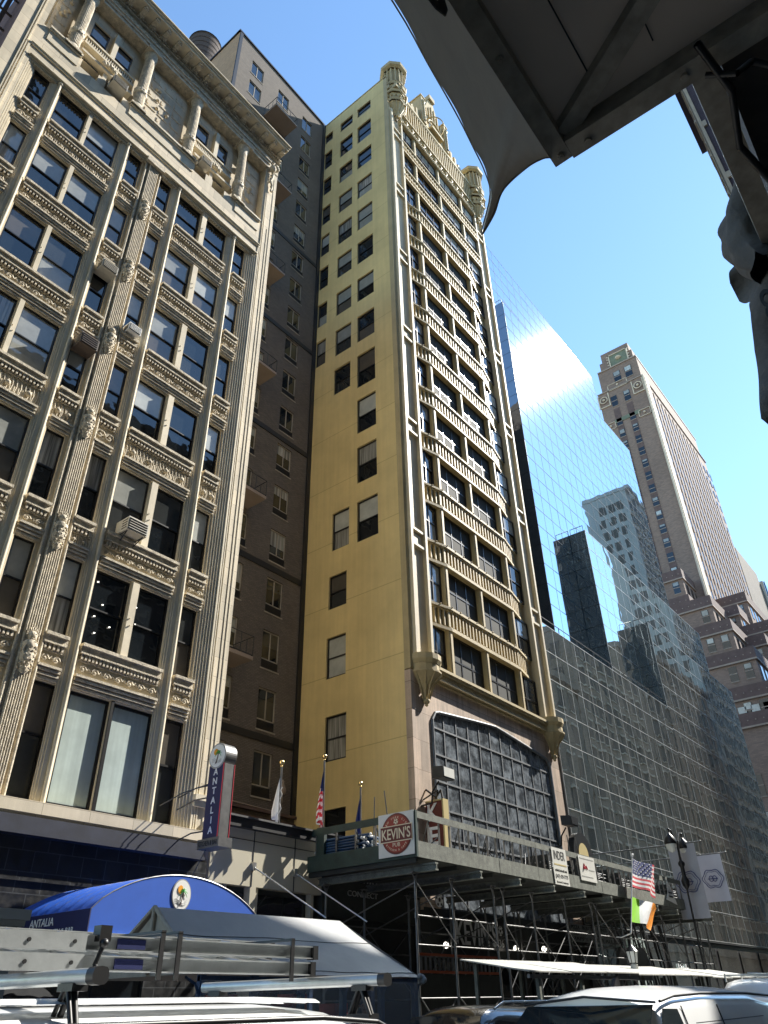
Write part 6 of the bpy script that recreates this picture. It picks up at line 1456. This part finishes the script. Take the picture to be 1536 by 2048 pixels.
# neighbouring canopy on the right: beam, wrapped cloth, hanging drape
DR = thing('hanging_drape', 'dark bunched cloth and hanging printed drape at the right edge of the view', 'drape', (1.5, -.1, 2.5))
Xd = 1.4
outl = [(-.012, 3.18), (.015, 3.12), (.052, 3.07), (.062, 3.04), (.060, 3.00), (.040, 2.955), (.046, 2.9), (.068, 2.81), (.085, 2.70), (.10, 2.60), (.085, 2.57), (-.02, 2.50), (-.35, 2.45)]
w = MB()
def df(u, v):
    n = len(outl)-1; i = min(int(v*n), n-1); f_ = v*n-i; y = outl[i][0]+(outl[i+1][0]-outl[i][0])*f_; z = outl[i][1]+(outl[i+1][1]-outl[i][1])*f_
    return (Xd+.03*math.sin(u*14+v*6)+.02*math.sin(v*23+u*5), y-(.55)*u, z+.02*math.sin(u*9))
w.grid(df, 40, 60); w.build('drape_cloth', 'drape_brown', DR)
w = MB(); rr = random.Random(9)
def bf(u, v):
    a = 2*math.pi*u; z = 3.19-.24*v; r0 = .024+.02*math.sin(math.pi*v)+.007*math.sin(3*a+v*9)+.004*math.sin(7*a-v*14)
    return (Xd-.06+.07*math.cos(a)*.8, -.015-.03*(1-v)+.03*math.sin(v*3.1)+r0*math.sin(a), z+.012*math.sin(5*a))
w.grid(bf, 40, 24); w.build('wrapped_cloth', 'drape_brown', DR)
text('lettering', '88', (Xd-.06, .02, 2.80), (0, -1, 0), UP, .10, 'canvas_dark', DR, w=.06, depth=.004)
w = MB(); w.grid(lambda u, v: (.9+2.2*u, -.08-.5*v, 3.02+.05*math.sin(u*3)), 10, 6); w.build('cloth_top', 'drape_brown', DR)
w = MB(); bar(w, (1.05, -.30, 2.97), (1.5, -.05, 2.97), .03); w.cut(); w.box(1.42, -.12, 0, 1.46, -.08, 3.2); w.cut(); bar(w, (.9, -.35, 2.96), (2.9, -.35, 2.96), .05); w.pieces('support_bar', 'black_iron', DR)

# ------------------------------------------------------------------ people glimpsed at street level
mat('skin', (0.45, 0.27, 0.19), .55, var=.08); mat('hair_dark', (0.025, 0.018, 0.014), .7); mat('cloth_orange', (0.30, 0.12, 0.06), .85, var=.15); mat('cloth_grey', (0.22, 0.23, 0.25), .85, var=.15); mat('cloth_jeans', (0.03, 0.045, 0.09), .9, var=.2)
def person(x, y, rz, top, label, arm=0.0):
    t = thing('person', label, 'person', (x, y, 0))
    V = [(0,0,.93,.13),(0,0,1.10,.125),(0,.01,1.28,.145),(0,.01,1.42,.12),(0,0,1.50,.055),(0,-.01,1.57,.065),(0,-.02,1.64,.088),(0,-.01,1.72,.075),
         (.19,0,1.42,.06),(.25,-.02,1.16,.042),(.24,-.16,.98+arm,.032),(.235,-.22,.95+arm*1.1,.034),
         (-.19,0,1.42,.06),(-.25,-.02,1.16,.042),(-.24,-.16,.98,.032),(-.235,-.22,.95,.034),
         (.10,0,.86,.09),(.11,-.02,.50,.062),(.11,.02,.10,.045),(.11,-.14,.04,.035),(-.10,0,.86,.09),(-.11,-.02,.50,.062),(-.11,.02,.10,.045),(-.11,-.14,.04,.035)]
    E_ = [(0,1),(1,2),(2,3),(3,4),(4,5),(5,6),(6,7),(3,8),(8,9),(9,10),(10,11),(3,12),(12,13),(13,14),(14,15),(0,16),(16,17),(17,18),(18,19),(0,20),(20,21),(21,22),(22,23)]
    for hnd in (11, 15):                      # palm, four fingers and a thumb
        px0, py0, pz0, _ = V[hnd]; sg = 1 if px0 > 0 else -1
        for k in range(4):
            i0 = len(V); fx = px0+(k-1.5)*.019; ln = (.045, .055, .052, .040)[k]
            V.append((fx, py0-.045, pz0-.012, .0085)); V.append((fx, py0-.045-ln*.6, pz0-.035, .008)); E_.append((hnd, i0)); E_.append((i0, i0+1))
        i0 = len(V); V.append((px0-sg*.04, py0-.02, pz0-.01, .010)); V.append((px0-sg*.05, py0-.055, pz0-.025, .009)); E_.append((hnd, i0)); E_.append((i0, i0+1))
    me = bpy.data.meshes.new('body'); me.from_pydata([v[:3] for v in V], E_, []); ob = bpy.data.objects.new('tmp', me); COL.objects.link(ob)
    sk = ob.modifiers.new('s', 'SKIN'); sk.use_smooth_shade = True; sb = ob.modifiers.new('d', 'SUBSURF'); sb.levels = 2; sb.render_levels = 2
    for i, v in enumerate(V): me.skin_vertices[0].data[i].radius = (v[3], v[3]*.9)
    me.skin_vertices[0].data[0].use_root = True
    bpy.context.view_layer.update(); m2 = bpy.data.meshes.new_from_object(ob.evaluated_get(bpy.context.evaluated_depsgraph_get())); bpy.data.objects.remove(ob)
    mx = Matrix.Translation((x, y, 0)) @ Matrix.Rotation(rz, 4, 'Z')
    m2.materials.clear(); [m2.materials.append(M[k]) for k in ('skin', top, 'cloth_jeans', 'tyre')]
    for p in m2.polygons:
        c = p.center; p.material_index = 0
        if c.z < .08: p.material_index = 3
        elif c.z < .98 and abs(c.x) < .20: p.material_index = 2
        elif c.z < 1.47 and not (abs(c.x) > .2 and c.z < 1.08): p.material_index = 1
    m2.transform(mx); m2.name = 'body'; link('body', m2, t)
    w = MB(); w.ball((0, .005, 1.70), .098, 14, sz=1.05); q = [v for v in w.v]; w.v = [tuple(mx @ Vector((a, b+.012, max(c, 1.66+(.02 if b < -.03 else -.06))))) for a, b, c in q]; w.build('hair', 'hair_dark', t)
    w = MB(); w.ball((0, -.112, 1.63), .014, 7); w.ball((-.034, -.098, 1.655), .009, 6, 1); w.ball((.034, -.098, 1.655), .009, 6, 1); w.box(-.025, -.104, 1.588, .025, -.092, 1.597, 2)
    for sg in (-1, 1): w.ball((sg*.092, .0, 1.645), .022, 7)
    w.v = [tuple(mx @ Vector(p)) for p in w.v]; w.build('face', ['skin', 'hair_dark', 'maroon'], t)
person(12.45, 10.35, R(-60), 'cloth_orange', 'dim figure in orange-brown top behind the clear plastic tent wall')
person(22.6, 15.9, R(-40), 'cloth_grey', 'dim standing figure in grey under the scaffold below the orange railing', .1)
